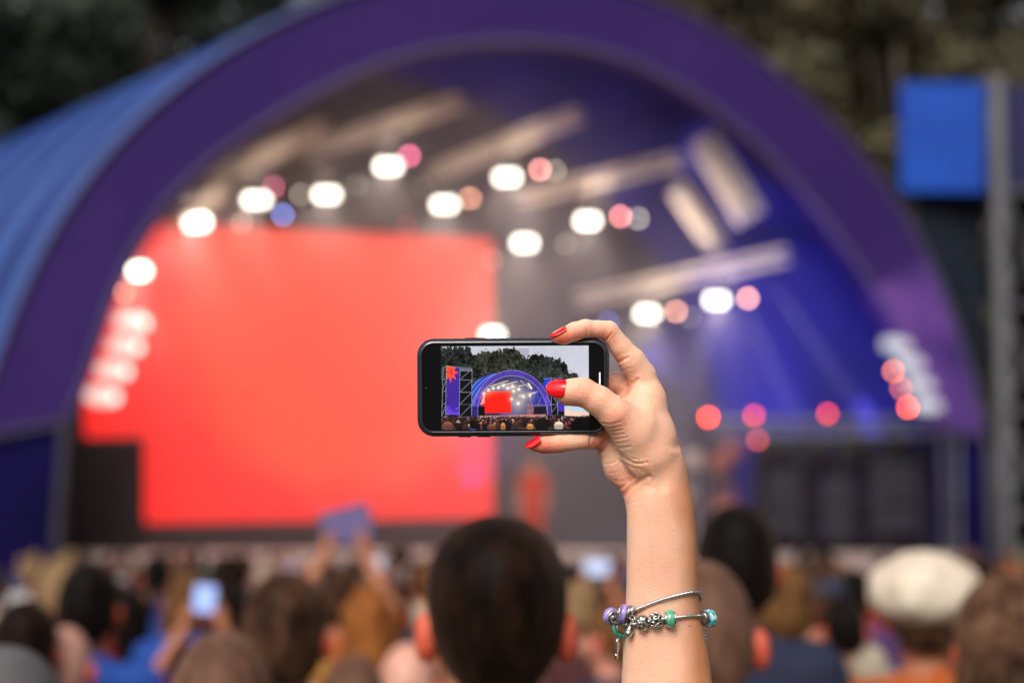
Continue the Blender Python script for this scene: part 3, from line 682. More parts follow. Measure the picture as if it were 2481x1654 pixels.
# ------------------------------------------------------------------ the arched stage
PA, PB = (-9.7, 28.0), (9.55, 30.35)           # plan line of the front arch
BACK = np.array([-11.0, 9.6, 0.0])              # the vault runs back and to the left
D = 2481/2352
def resamp(P, n):
    P = np.array(P, float); L = np.r_[0, np.cumsum(np.linalg.norm(np.diff(P, axis=0), axis=1))]; t = np.linspace(0, L[-1], n)
    # light smoothing of the traced outline
    Q = np.stack([np.interp(t, L, P[:, k]) for k in range(P.shape[1])], 1)
    for _ in range(6): Q[1:-1] = Q[1:-1]*.5+(Q[:-2]+Q[2:])*.25
    return Q
OUT = [(-60, 1010), (-30, 900), (0, 800), (60, 650), (130, 510), (205, 400), (300, 290), (400, 200), (500, 128), (600, 70), (700, 22), (800, -18), (920, -48), (1050, -66), (1180, -70), (1300, -60), (1420, -34), (1520, 2), (1610, 42), (1700, 98), (1800, 176), (1900, 268), (2000, 380), (2080, 490), (2130, 585), (2170, 680), (2205, 780), (2235, 870), (2262, 1005)]
INN = [(152, 970), (188, 900), (215, 810), (245, 710), (285, 610), (335, 525), (400, 445), (480, 370), (560, 315), (650, 256), (740, 206), (860, 148), (980, 113), (1100, 98), (1200, 95), (1300, 101), (1400, 122), (1500, 160), (1600, 218), (1700, 294), (1800, 392), (1900, 510), (1975, 615), (2035, 710), (2085, 790), (2125, 860), (2160, 990)]
NP = 72
oP = np.array([VP(x*D, y*D, PA, PB) for x, y in resamp(OUT, NP)]); iP = np.array([VP(x*D, y*D, PA, PB) for x, y in resamp(INN, NP)])
stage = empty('arched_stage', (0, 30, 0)); tag(stage, 'big open-air stage under a blue vaulted tent with a purple front arch', 'stage')
def to_stage(V): return np.asarray(V, float)-np.array([0, 30, 0])
def sbuild(mb, name, m, smooth=False, label=None, parent=None):
    V = to_stage(mb.V); o = link(name, raw_mesh(name, V, mb.F, smooth), m, parent or stage)
    if label: o['label'] = label
    return o
M_ARCH = pm('purple_banner_cloth', lin(45, 28, 84), lin(49, 31, 89), .5, .8, spec=.1)
M_ARCH2 = pm('lilac_cloud_print', lin(56, 38, 98), lin(96, 62, 136), .55, .8, detail=5, ramp=(.4, .6), spec=.1)
M_LEG = pm('navy_leg_panel', lin(12, 8, 48), lin(18, 12, 66), .6, .8, spec=.05)
M_ALU = pm('aluminium_truss', (.10, .10, .115), (.17, .17, .19), 6, .5, .3)
M_BLK = pm('black_drape', (.0015, .0013, .0015), (.003, .0025, .003), 1.5, .95, spec=0, bump=.02, stretch=(6, 6, .4))
nrm = np.array([(PB[1]-PA[1]), -(PB[0]-PA[0]), 0]); nrm /= np.linalg.norm(nrm)
def arch_piece(i0, i1, name, m, label=None):
    mb = MB(); th = -nrm*.7; V = []; F = []
    for i in range(i0, i1+1): V += [oP[i], iP[i], iP[i]+th, oP[i]+th]
    for i in range(i1-i0):
        a = 4*i
        for k in range(4): F.append((a+k, a+(k+1) % 4, a+4+(k+1) % 4, a+4+k))
    F += [(0, 3, 2, 1), tuple(4*(i1-i0)+k for k in range(4))]
    mb.add(V, F); return sbuild(mb, name, m, False, label)
cut = int(NP*.873); k0 = 0
for a, b in ((0, 14), (14, 30), (30, 46), (46, cut)): arch_piece(a, b, 'arch_panel', M_ARCH)
arch_piece(cut, NP-1, 'arch_panel', M_ARCH2, 'lighter purple printed panel at the right foot of the arch')
for o_, i_ in ((oP[0], iP[0]), (oP[-1], iP[-1])):
    mb = MB(); th = -nrm*.7; o2, i2 = o_*(1, 1, 0), i_*(1, 1, 0)
    if o_ is oP[0] or np.allclose(o_, oP[0]): i2 = i2+np.array([-.1, 0, 0])
    mb.add([o_, i_, i_+th, o_+th, o2, i2, i2+th, o2+th], [(0, 1, 5, 4), (1, 2, 6, 5), (2, 3, 7, 6), (3, 0, 4, 7)]); sbuild(mb, 'leg_panel', M_LEG)
    mb = MB(); mb.bar(i2+nrm*.12, i_+nrm*.12, .09, 8); mb.bar(o2+nrm*.12, o_+nrm*.12, .09, 8); mb.bar(o_+nrm*.12, i_+nrm*.12, .04, 8); sbuild(mb, 'leg_post', pm('dark_steel_post', (.028, .026, .036), (.045, .042, .056), 3, .6, .2))
for P_, rr_ in ((iP, .05), (oP, .05)):
    mb = MB(); mb.tube([p+nrm*.06 for p in P_], rr_, 8); sbuild(mb, 'arch_rim', pm('dull_lilac_tube', lin(66, 58, 92), lin(74, 66, 100), 3, .5), True)
# vault of inflated ribs
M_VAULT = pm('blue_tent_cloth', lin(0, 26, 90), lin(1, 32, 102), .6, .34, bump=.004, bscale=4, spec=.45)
M_VAULT_SHEEN = pm('tent_cloth_painted_sheen', lin(38, 70, 134), lin(48, 82, 150), .6, .4, bump=.004, bscale=4, spec=.45)  # paler copy for alternate sections, painted to imitate sheen along the ribs
M_LINER = pm('dark_liner_cloth', lin(22, 22, 90), lin(30, 30, 112), .5, .8, spec=.1)
ribs = 16; sub = 6; prof = np.vstack([oP[:1]*(1, 1, 0), oP, oP[-1:]*(1, 1, 0)]); cen = np.array([(PA[0]+PB[0])/2, (PA[1]+PB[1])/2, 0])
back_prof = None
for r_ in range(ribs):
    V = []; F = []; n = len(prof)
    for j in range(sub+1):
        t = (r_+j/sub)/ribs; sc = 1-.06*t; bul = .35*abs(math.sin(math.pi*j/sub))**.8
        ctr = cen+BACK*t-nrm*.5*0
        P_ = (prof-cen)*np.array([sc, sc, sc])+ctr-nrm*.35
        rad = (prof-cen); rad = rad/np.linalg.norm(rad, axis=1, keepdims=True); P_ = P_+rad*(bul-.1); P_[:, 2] = np.maximum(P_[:, 2], 0); V.append(P_)
    if r_ == ribs-1: back_prof = V[-1]
    V = np.concatenate(V); q = [(j*n+i, (j+1)*n+i, (j+1)*n+i+1, j*n+i+1) for j in range(sub) for i in range(n-1)]
    mb = MB(); mb.add(V, q); o = sbuild(mb, 'vault_section', M_VAULT if r_ % 2 else M_VAULT_SHEEN, True)
    # inner liner a hand's breadth inside
    V2 = []
    for j in (0, 1):
        t = (r_+j)/ribs; sc = (1-.06*t)*.955; V2.append((prof-cen)*sc+cen+BACK*t-nrm*.4)
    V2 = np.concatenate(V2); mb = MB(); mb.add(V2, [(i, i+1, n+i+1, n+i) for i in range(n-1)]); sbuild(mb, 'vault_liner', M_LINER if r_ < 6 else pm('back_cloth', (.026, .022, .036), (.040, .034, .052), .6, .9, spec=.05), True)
mb = MB(); mb.add(back_prof, [tuple(range(len(back_prof)))]); sbuild(mb, 'back_wall', pm('back_cloth', (.026, .022, .036), (.040, .034, .052), .6, .9, spec=.05))
for t in ():      # steel arches inside, catching the lamps
    mb = MB(); pr_ = [(p-cen)*np.array([.93*(1-.06*t)]*3)+cen+BACK*t for p in prof[54:-2:3]]
    for a, b in zip(pr_[:-1], pr_[1:]): truss(mb, a, b, .34, .045, .5)
    sbuild(mb, 'roof_arch', pm('pale_steel', (.55, .50, .44), (.7, .64, .56), 3, .5))
# deck
u = np.array([PB[0]-PA[0], PB[1]-PA[1], 0]); u /= np.linalg.norm(u); F0 = np.array([PA[0], PA[1], 0])+u*2.9; F1 = np.array([PB[0], PB[1], 0])-u*.6
mb = MB(); DZ = 1.47; a, b = F0+nrm*1.3, F1+nrm*1.3; c, d = F1+BACK*.95, F0+BACK*.95
V = [p+np.array([0, 0, DZ]) for p in (a, b, c, d)]+[p+np.array([0, 0, DZ-.5]) for p in (a, b, c, d)]
mb.add(V, [(0, 1, 2, 3), (7, 6, 5, 4), (0, 4, 5, 1), (1, 5, 6, 2), (2, 6, 7, 3), (3, 7, 4, 0)]); sbuild(mb, 'deck', pm('pale_stage_deck', (.26, .19, .18), (.34, .25, .24), 1.5, .55))
mb = MB(); mb.add([a-nrm*.1, b-nrm*.1, b-nrm*.1+(0, 0, DZ-.5), a-nrm*.1+(0, 0, DZ-.5)], [(0, 1, 2, 3)]); sbuild(mb, 'deck_skirt', M_BLK)
# black drape and wing at the left, low wall under the screen
def vbox(px0, py0, px1, py1, Y0, Y1, depth, name, m, parent=stage, label=None):
    A_, B_ = W(px0, 900, Y0)[:2], W(px1, 900, Y1)[:2]; c4 = [VP(px0, py0, A_, B_), VP(px1, py0, A_, B_), VP(px1, py1, A_, B_), VP(px0, py1, A_, B_)]
    n_ = np.array([-(B_[1]-A_[1]), B_[0]-A_[0], 0]); n_ /= np.linalg.norm(n_); mb = MB(); mb.add(c4+[p+n_*depth for p in c4], [(3, 2, 1, 0), (4, 5, 6, 7), (0, 1, 5, 4), (1, 2, 6, 5), (2, 3, 7, 6), (3, 0, 4, 7)])
    if parent is stage: return sbuild(mb, name, m, False, label)
    o = mb.build(name, m, None)
    if label: o['label'] = label
    return o
vbox(140, 955, 206, 1380, 30.2, 30.5, 1.2, 'side_drape', M_BLK); vbox(207, 1062, 352, 1380, 30.5, 31.2, 1.2, 'side_drape', M_BLK)
vbox(352, 1272, 1195, 1342, 32.8, 35.3, .8, 'screen_plinth', pm('dark_plinth', (.006, .003, .004), (.009, .005, .006), 2, .8, spec=.05))

# LED wall
SA, SB = W(350, 900, 33.0)[:2], W(1190, 900, 35.6)[:2]
led = empty('led_screen', (0, 34, 0)); tag(led, 'huge glowing red LED wall at the back left of the stage', 'screen')
def led_mat(name, stops, est):
    m = bpy.data.materials.new(name); m.use_nodes = True; t = m.node_tree; N = t.nodes; L = t.links; p = N['Principled BSDF']
    tc = N.new('ShaderNodeTexCoord'); sx = N.new('ShaderNodeSeparateXYZ'); L.new(tc.outputs['Object'], sx.inputs[0])
    nz = N.new('ShaderNodeTexNoise'); nz.inputs['Scale'].default_value = .45; nz.inputs['Detail'].default_value = 2; L.new(tc.outputs['Object'], nz.inputs['Vector'])
    def M(op, a, b):
        q = N.new('ShaderNodeMath'); q.operation = op
        for i, v in enumerate((a, b)):
            if isinstance(v, (int, float)): q.inputs[i].default_value = v
            else: L.new(v, q.inputs[i])
        return q.outputs[0]
    # distance from the picture's bright middle, a picture of a glow shown on the wall
    dx = M('DIVIDE', M('SUBTRACT', sx.outputs['X'], stops[0]), stops[2]); dz_ = M('DIVIDE', M('SUBTRACT', sx.outputs['Z'], stops[1]), stops[3])
    r2 = M('SQRT', M('ADD', M('MULTIPLY', dx, dx), M('MULTIPLY', dz_, dz_)), 0); r2 = M('ADD', r2, M('MULTIPLY', M('SUBTRACT', nz.outputs[0], .5), .35))
    cr = N.new('ShaderNodeValToRGB'); e = cr.color_ramp.elements; e[0].position = .80; e[0].color = (1, .046, .012, 1); e[1].position = 1.12; e[1].color = (1, .002, 0, 1)
    L.new(r2, cr.inputs[0]); L.new(cr.outputs[0], p.inputs['Emission Color']); p.inputs['Emission Strength'].default_value = est
    p.inputs['Base Color'].default_value = (.01, .01, .01, 1); return m
cxy = (W(800, 900, 34.3)[0], VP(800, 850, SA, SB)[2])
M_LED = led_mat('red_led_picture', (cxy[0]+.5, cxy[1]+.6, 4.6, 4.3), 1.0)
def led_panel(P4, name, th=.25):
    n_ = np.cross(np.array(P4[1])-P4[0], np.array(P4[3])-P4[0]); n_ /= np.linalg.norm(n_); n_ = n_ if n_[1] > 0 else -n_
    mb = MB(); mb.add(P4+[p+n_*th for p in P4], [(0, 1, 2, 3)]); V = np.array(mb.V)-np.array([0, 34, 0]); o = link(name, raw_mesh(name, V, mb.F, False), M_LED, led)
    mb = MB(); mb.add([p+n_*.01 for p in P4]+[p+n_*th for p in P4], [(4, 7, 6, 5), (0, 4, 5, 1), (1, 5, 6, 2), (2, 6, 7, 3), (3, 7, 4, 0)]); V = np.array(mb.V)-np.array([0, 34, 0])
    link(name+'_cabinet', raw_mesh(name, V, mb.F, False), M_BLK, led)
led_panel([VP(x, y, SA, SB) for x, y in ((350, 1265), (1192, 1250), (1190, 583), (350, 542))], 'main_panel')
SA2, SB2 = W(205, 900, 32.3)[:2], W(349, 900, 32.95)[:2]
led_panel([VP(x, y, SA2, SB2) for x, y in ((206, 1058), (349, 1055), (349, 560), (206, 640))], 'wing_panel')

# roof trusses with lamps: near end upper right, far end lower left
M_TR = pm('lamp_truss', (.50, .44, .38), (.62, .55, .48), 3, .5, .2)
TR = [((700, 350, 34.5), (1060, 232, 31.5)), ((985, 402, 35), (1330, 262, 31.5)), ((1190, 455, 34.5), (1560, 368, 31.3)), ((1325, 690, 33.8), (1810, 585, 31.2)), ((480, 420, 34), (745, 290, 31.5)), ((360, 560, 33.4), (520, 440, 32.0)), ((1615, 315, 30.9), (1725, 500, 31.2)), ((1555, 430, 32.3), (1650, 575, 32.8))]
TLAB = ['short roof truss left of the apex', 'roof truss in the middle of the vault', 'roof truss right of the middle', 'long pale low truss at the right', 'roof truss over the screen\'s top left', 'dim truss beside the left inner arch', 'brightly lit steep truss inside the right of the arch', 'dimmer steep truss next to the brightest one']
for (a, b), lb in zip(TR, TLAB):
    A_, B_ = W(a[0]*D, a[1]*D, a[2]), W(b[0]*D, b[1]*D, b[2]); mb = MB(); st_ = 'steep' in lb; truss(mb, A_, B_, .40 if 'brightly' in lb else .26, .07 if 'brightly' in lb else (.06 if st_ else .027), .3 if st_ else .5)
    tag(mb.build('roof_truss', M_TR), lb, 'truss', 'lamp trusses under the stage roof')
def emis(name, c, s):
    if name in MATS: return MATS[name]
    m = bpy.data.materials.new(name); m.use_nodes = True; p = m.node_tree.nodes['Principled BSDF']; p.inputs['Emission Color'].default_value = (*c, 1); p.inputs['Emission Strength'].default_value = s
    p.inputs['Base Color'].default_value = (.05, .05, .05, 1); MATS[name] = m; return m
M_HOUS = pm('lamp_housing', (.02, .02, .022), (.04, .04, .042), 8, .5)
TOC = lambda p: (np.array([0, 0, CAM_H])-p)/np.linalg.norm(np.array([0, 0, CAM_H])-p)
AUD = Vector((.05, -1, -.35)).normalized()
def add_spot(name, p, target, energy, ang, col, parent=None):
    l = bpy.data.lights.new(name, 'SPOT'); l.energy = energy; l.spot_size = R(ang); l.spot_blend = .4; l.color = col; l.shadow_soft_size = 0
    o = bpy.data.objects.new(name, l); COL.objects.link(o); o.location = p
    o.rotation_euler = (Vector(target)-Vector(p)).to_track_quat('-Z', 'Y').to_euler()
    if parent is not None: o.parent = parent; o.location = Vector(p)-parent.location
    return o
def blinder(px, py, Y, label, wpx=38, hpx=16, est=10, spot=None):
    """audience lamp: a housing with two round lamps side by side, and its yoke"""
    p = W(px*D, py*D, Y); e = empty('stage_lamp', tuple(p)); tag(e, label, 'stage lamp', 'blazing twin lamps on the roof trusses'); s_ = Y/FPX
    q = AUD.to_track_quat('Z', 'Y'); mb = MB(); w, h = wpx*1.3*s_*D, hpx*s_*D
    hb_ = MB()
    for sx in (-1, 1):
        hb_.lathe(q @ Vector((sx*w*.27, 0, -.22)), AUD, [(h*.45, 0), (h*.75, .08), (h*.8, .2)], 14)
        mb.disc(q @ Vector((sx*w*.27, 0, 0)), AUD, h*.62, 16)
    ho = hb_.build('lamp_housing', M_HOUS, e); mb.build('lamp_lens', emis('blazing_lamp', (1, .93, .78), est), ho)
    y_ = MB(); y_.tube([(-w*.7, 0, 0), (-w*.7, 0, .35), (w*.7, 0, .35), (w*.7, 0, 0)], .02, 6); y_.bar((0, 0, .35), (0, 0, .6), .025); y_.build('yoke', M_HOUS, e)
    return p, e
LAMPS = [(452, 510, 32.6, 'far left blazing twin lamp just above the red screen\'s top left corner', 34, 20), (589, 459, 33.0, 'blazing twin lamp with a blue spot at its lower right', 40, 15), (751, 447, 33.6, 'blazing twin lamp third along the row above the screen', 37, 15), (892, 382, 32.8, 'highest blazing twin lamp, with a vivid pink spot behind', 38, 15),
 (1021, 470, 34.2, 'blazing twin lamp above the screen\'s right half, peach spot beside it', 35, 15), (1165, 407, 33.2, 'blazing twin lamp on the middle truss, pink and grey spots right of it', 36, 15), (1205, 558, 34.8, 'blazing twin lamp just outside the screen\'s upper right corner', 32, 15), (1350, 507, 33.6, 'blazing twin lamp on the truss right of the middle', 32, 15),
 (1487, 720, 33.0, 'left blazing twin lamp under the long low truss', 30, 14), (1646, 689, 31.9, 'right blazing twin lamp under the long low truss', 32, 14), (1131, 770, 35.2, 'blazing twin lamp half hidden behind the phone\'s top edge', 26, 14), (320, 622, 31.6, 'round white lamp on the left edge of the screen near the arch', 22, 18)]
LP = []
for x, y, Y, lb, w_, h_ in LAMPS:
    p, e = blinder(x, y, Y, lb, w_, h_); LP.append(p)
    add_spot('lamp_light', p+np.array(AUD)*.1, p+np.array([1.2*math.sin(x), -3.5, -5.5]), 520, 75, (1, .82, .66), e)
    gl = bpy.data.lights.new('added_truss_fill', 'POINT'); gl.energy = 42; gl.color = (1, .80, .62); gl.shadow_soft_size = 0  # added bare point light near the lamp, brightens trusses and smoke
    go = bpy.data.objects.new('added_truss_fill', gl); COL.objects.link(go); go.parent = e; go.location = (.1, -.9, .3)
def spot_small(px, py, Y, c, s, label, r=5, group='small coloured spots beside the big lamps'):
    p = W(px*D, py*D, Y); e = empty('small_spot', tuple(p)); tag(e, label, 'spotlight', group); s_ = Y/FPX
    hb_ = MB(); hb_.lathe(Vector(AUD)*-.3, AUD, [(r*s_*.6, 0), (r*s_*1.1, .12), (r*s_*1.15, .28)], 14); ho = hb_.build('lamp_housing', M_HOUS, e)
    mb = MB(); mb.disc((0, 0, 0), AUD, r*s_, 16); mb.build('lamp_lens', emis('spot_%d_%d_%d' % tuple(int(v*100) for v in c)+'_%d' % int(s*10), c, s), ho); return p, e
PINK, PEA, GRY, BLU, RED = (1, .16, .34), (1, .42, .28), (.55, .50, .40), (.25, .35, 1), (1, .06, .015)
for x, y, Y, c, s, lb in [(940, 358, 32.9, PINK, 22, 'vivid pink spot at the upper right of the highest lamp'), (628, 430, 33.1, PINK, 12, 'dim pink spot above the second lamp from the left'), (650, 493, 33.1, BLU, 16, 'pale blue spot just above the red screen'), (1240, 390, 33.3, (1, .35, .32), 26, 'bright pink spot right of the middle truss lamp'), (1275, 392, 33.4, GRY, 11, 'dull grey spot beyond a bright pink one on the middle truss'),
  (1080, 456, 34.3, PEA, 18, 'peach spot touching the lamp above the screen\'s right half'), (1425, 497, 33.7, (1, .30, .30), 26, 'pink spot right of the lamp on the right-middle truss'), (1466, 502, 33.8, GRY, 16, 'grey round spot at the end of the right-middle truss'), (1553, 715, 33.1, PEA, 20, 'peach spot between the two lamps of the low truss'), (1718, 685, 31.9, PEA, 28, 'peach spot at the right end of the low truss'),
  (1585, 728, 33.2, GRY, 5, 'faint grey spot between the lamps of the low truss'), (555, 512, 32.9, (1, .55, .4), 7, 'dim beige spot on the top edge of the red screen'), (1397, 740, 33.8, BLU, 7, 'dim blue spot just above the index finger'), (820, 425, 33.7, GRY, 4, 'barely lit grey spot between the third and the highest lamp'), (1300, 560, 34.9, GRY, 4, 'faint grey spot near the lamp outside the screen corner'), (690, 447, 33.6, GRY, 9, 'dull beige spot left of the third lamp'), (970, 430, 34.6, GRY, 3, 'faint spot beneath the highest lamp'),
  (1131, 597, 35.3, (1, .5, .4), 4, 'faint ring-like spot at the screen\'s right edge'), (935, 520, 34.6, (1, .2, .15), 3, 'dim red spot on the screen\'s top edge')]:
    spot_small(x, y, Y, c, s, lb)
# stacks of white fixtures on both sides of the stage mouth
M_WHT = pm('white_fixture', (.62, .62, .62), (.72, .72, .72), 6, .35)
def fixture(px, py, Y, w, m, label, group, est=None):
    p = W(px*D, py*D, Y); e = empty('wall_fixture', tuple(p)); tag(e, label, 'lamp', group); s_ = Y/FPX*w
    mb = MB(); mb.lathe((-s_*.5, 0, 0), (1, -.35, -.12), [(s_*.18, 0), (s_*.26, s_*.15), (s_*.26, s_*.8), (s_*.2, s_*.95)], 14); mb.build('lamp_body', m, e, True)
    mb = MB(); mb.disc((s_*.46, -s_*.36, -s_*.12), (1, -.35, -.12), s_*.17, 14); mb.build('lamp_lens', emis('fixture_lens', (1, .8, .72), 3), e)
    mb = MB(); mb.bar((0, 0, 0), (-s_*.3, .3, .1), .03); mb.build('bracket', M_HOUS, e)
for i, (x, y) in enumerate(((308, 738), (292, 792), (266, 848), (240, 906))):
    fixture(x, y, 31.2, 74, emis('glowing_white_fixture', (1, .80, .70), 1.0), '%s white lamp in the stack at the left edge of the screen' % ('topmost', 'second', 'third', 'lowest')[i], 'white lamps stacked at the left of the screen')
for i, (x, y) in enumerate(((2056, 790), (2088, 832), (2110, 880), (2128, 928))):
    fixture(x, y, 29.6, 62, emis('cool_white_fixture', (.74, .74, .82), .75), '%s whitish lamp in the stack at the right inner arch' % ('topmost', 'second', 'third', 'lowest')[i], 'white lamps stacked at the right of the stage')
for i, (x, y, c, s) in enumerate(((2052, 852, (1, .25, .08), 15), (2070, 892, (1, .22, .08), 11), (2086, 936, (1, .11, .012), 30))):
    spot_small(x, y, 29.9, c, s, '%s orange spot in the stack at the right inner arch' % ('upper', 'middle', 'lowest, brightest')[i], 5.5, 'orange spots beside the white lamps at the right')
spot_small(285, 672, 31.7, (1, .35, .2), 8, 'dim orange spot below the round white lamp at the left', 6)
for i, (x, y, s) in enumerate(((1627, 958, 26), (1732, 954, 11), (1901, 950, 11))):
    p, e = spot_small(x, y, 31.2, RED, s, '%s red beacon on the truss over the black riser' % ('brightest, leftmost', 'middle', 'rightmost')[i], 6.5, 'red beacons along the low truss')
spot_small(1740, 1010, 31.1, (1, .12, .05), 8, 'dim red lamp below the middle red beacon', 6, 'red beacons along the low truss')

# beams from the low truss and lamps, added unseen washes that colour the liner
for a, b, e_, an in (((1646, 689), (1560, 1000), 500, 9), ((1700, 680), (1830, 960), 500, 9), ((1780, 660), (1990, 960), 500, 8), ((1487, 720), (1560, 980), 450, 9)):
    add_spot('beam_light', W(a[0]*D, a[1]*D, 31.6), W(b[0]*D, b[1]*D, 31.9), e_*11, an, (.85, .80, 1), None)
add_spot('added_wash', (2.6, 31.0, 5.6), (7.2, 31.9, 6.6), 720, 95, (.10, .12, 1), None)
add_spot('added_wash', (4.4, 31.8, 4.4), (6.0, 34.5, 5.5), 150, 80, (.12, .14, 1), None)
add_spot('added_wash', (-1, 33, 3), (2, 36, 11), 300, 110, (.25, .2, .9), None)

a_ = W(1665*D, 410*D, 32); add_spot('added_strip_spot', a_+np.array([-3.4, -1.4, -5.5]), a_, 2600, 24, (1, .82, .70), None)  # added spot without a fixture, brightens the steep truss
# riser, backline, frame at the right of the stage
rs = empty('drum_riser', (5.5, 33, 0)); tag(rs, 'wide black riser under a grey truss frame at the right of the stage', 'riser')
def rel(o, root): o.parent = root; o.matrix_parent_inverse = Matrix.Translation(-root.location); return o
rel(vbox(1836, 1075, 2246, 1330, 31.2, 30.9, 1.2, 'riser_box', pm('dark_riser', (.010, .007, .013), (.014, .010, .018), 1.2, .8, spec=.05), None), rs)
mb = MB(); truss(mb, W(1730, 1040, 31.2), W(2290, 1035, 30.6), .32, .05, .5); truss(mb, W(2300, 1040, 30.5), W(2300, 1370, 30.5)*(1, 1, 1), .3, .05, .5); rel(mb.build('frame_truss', M_ALU), rs)
rc = random.Random(9)
for x0, x1, y0 in ((1850, 1925, 1052), (1940, 2010, 1062), (2030, 2120, 1048), (2135, 2200, 1058)):
    rel(vbox(x0, y0, x1, 1085, 31.05, 31.0, .5, 'flight_case', pm('grey_flight_case', (.03, .03, .036), (.07, .06, .07), 3, .5), None), rs)
for x0, x1, y0, y1 in ((1860, 1935, 1130, 1300), (1990, 2070, 1150, 1310), (2110, 2225, 1120, 1290)):
    rel(vbox(x0, y0, x1, y1, 30.85, 30.8, .1, 'equipment_front', pm('slate_panel', (.012, .012, .02), (.020, .018, .028), 1.5, .6, spec=.2), None), rs)
mb = MB()
for x0 in (1836, 1940, 2040, 2140, 2246): mb.bar(W(x0, 1075, 30.75), W(x0, 1335, 30.75), .03)
mb.bar(W(1836, 1100, 30.75), W(2246, 1100, 30.75), .03); mb.bar(W(1836, 1210, 30.75), W(2246, 1210, 30.75), .02); rel(mb.build('guard_rail', pm('black_rail', (.02, .02, .026), (.035, .035, .04), 4, .6)), rs)
mb = MB(); rr_ = random.Random(4)
kit = empty('backline_gear', tuple(W(1680, 1330, 32.5))); tag(kit, 'hazy stack of drums and amplifiers left of the black riser', 'gear')
for i in range(9):
    c = W(rr_.uniform(1560, 1800), rr_.uniform(1090, 1290), 32.8); mb = MB(); r_ = rr_.uniform(.12, .32)
    mb.lathe(c-np.array([0, r_, 0])-np.array(kit.location), (rr_.uniform(-.4, .4), -.3, 1), [(r_, 0), (r_*1.03, .02), (r_, .04), (r_, r_*1.2), (r_*1.03, r_*1.22)], 18)
    mb.bar(c-np.array(kit.location), c*(1, 1, 0)+np.array([0, 0, DZ])-np.array(kit.location), .03); mb.build('drum', [pm('red_drum', (.28, .09, .08), (.36, .13, .10), 2, .4), pm('pale_drum', (.30, .24, .22), (.4, .33, .3), 2, .4)][i % 2], kit)

# right tower with the blue box banner
tw = empty('scaffold_tower', (11.5, 33, 0)); tag(tw, 'tall scaffold tower right of the stage with a bright blue box banner on top', 'tower')
def T(px, py, Y): return W(px*D, py*D, Y)
M_BLUE = pm('bright_blue_banner', lin(0, 58, 152), lin(1, 66, 164), .7, .6, spec=.2); M_NAVY = pm('navy_banner', lin(22, 20, 62), lin(30, 26, 78), .7, .6)
rel(vbox(2070*D, 190*D, 2262*D, 440*D, 31.9, 31.6, .7, 'blue_banner', M_BLUE, None), tw)
rel(vbox(2315*D, 200*D, 2700*D, 430*D, 31.9, 32.8, .12, 'navy_banner', M_NAVY, None), tw)
rel(vbox(2105*D, 455*D, 2262*D, 935*D, 32.2, 32.4, .1, 'net_panel', pm('dark_netting', (.010, .014, .022), (.014, .018, .028), 2, .9, spec=.05), None), tw)
rel(vbox(2318*D, 455*D, 2700*D, 1240*D, 33.6, 34.0, .1, 'black_cloth', M_BLK, None), tw)
rel(vbox(2250*D, 1060*D, 2330*D, 1240*D, 33.0, 33.0, .1, 'grey_sheet', pm('grey_sheet', (.10, .12, .14), (.13, .15, .17), 2, .8), None), tw)
def pole(a, b, r, name='pole'): 
    mb = MB(); mb.bar(a, b, r, 10); return rel(mb.build(name, M_ALU), tw)
bz = lambda px, Y: W(px*D, 900, Y)*(1, 1, 0)
for px, Y, top, r_ in ((2290, 31.5, 180, .17), (2278, 33.3, 250, .10), (2420, 31.9, 180, .12), (2440, 33.5, 200, .1), (2108, 32.6, 450, .07)):
    pole(bz(px, Y), T(px, top, Y), r_)
for y in (440, 700, 940, 1180): 
    pole(T(2290, y, 31.4), T(2420, y+4, 31.8), .07, 'ledger'); pole(T(2108, y+15, 32.6), T(2280, y, 33.2), .06, 'ledger')
for y0, y1 in ((440, 700), (700, 940), (940, 1180)): pole(T(2300, y0, 31.35), T(2415, y1, 31.75), .06, 'brace'); pole(T(2300, y1, 33.4), T(2440, y0, 33.6), .05, 'brace')

# stage smoke
sm = MB(); nn = len(prof); sv = [(p-cen)*(1-.06*t)*.93+cen+BACK*t-nrm*.45 for t in (.04, .95) for p in prof]; sv = [np.array([v[0], v[1], max(v[2], 1.3)]) for v in sv]
sm.add(sv, [(i, (i+1) % nn, (i+1) % nn+nn, i+nn) for i in range(nn)]+[tuple(range(nn))[::-1], tuple(range(nn, 2*nn))])
m = bpy.data.materials.new('smoke'); m.use_nodes = True; m.node_tree.nodes.clear(); pv = m.node_tree.nodes.new('ShaderNodeVolumePrincipled'); ou = m.node_tree.nodes.new('ShaderNodeOutputMaterial')
pv.inputs['Color'].default_value = (.86, .82, .90, 1); pv.inputs['Density'].default_value = .027; pv.inputs['Anisotropy'].default_value = .2
m.node_tree.links.new(pv.outputs[0], ou.inputs['Volume'])
tag(sm.build('stage_smoke', m), kind='stuff')

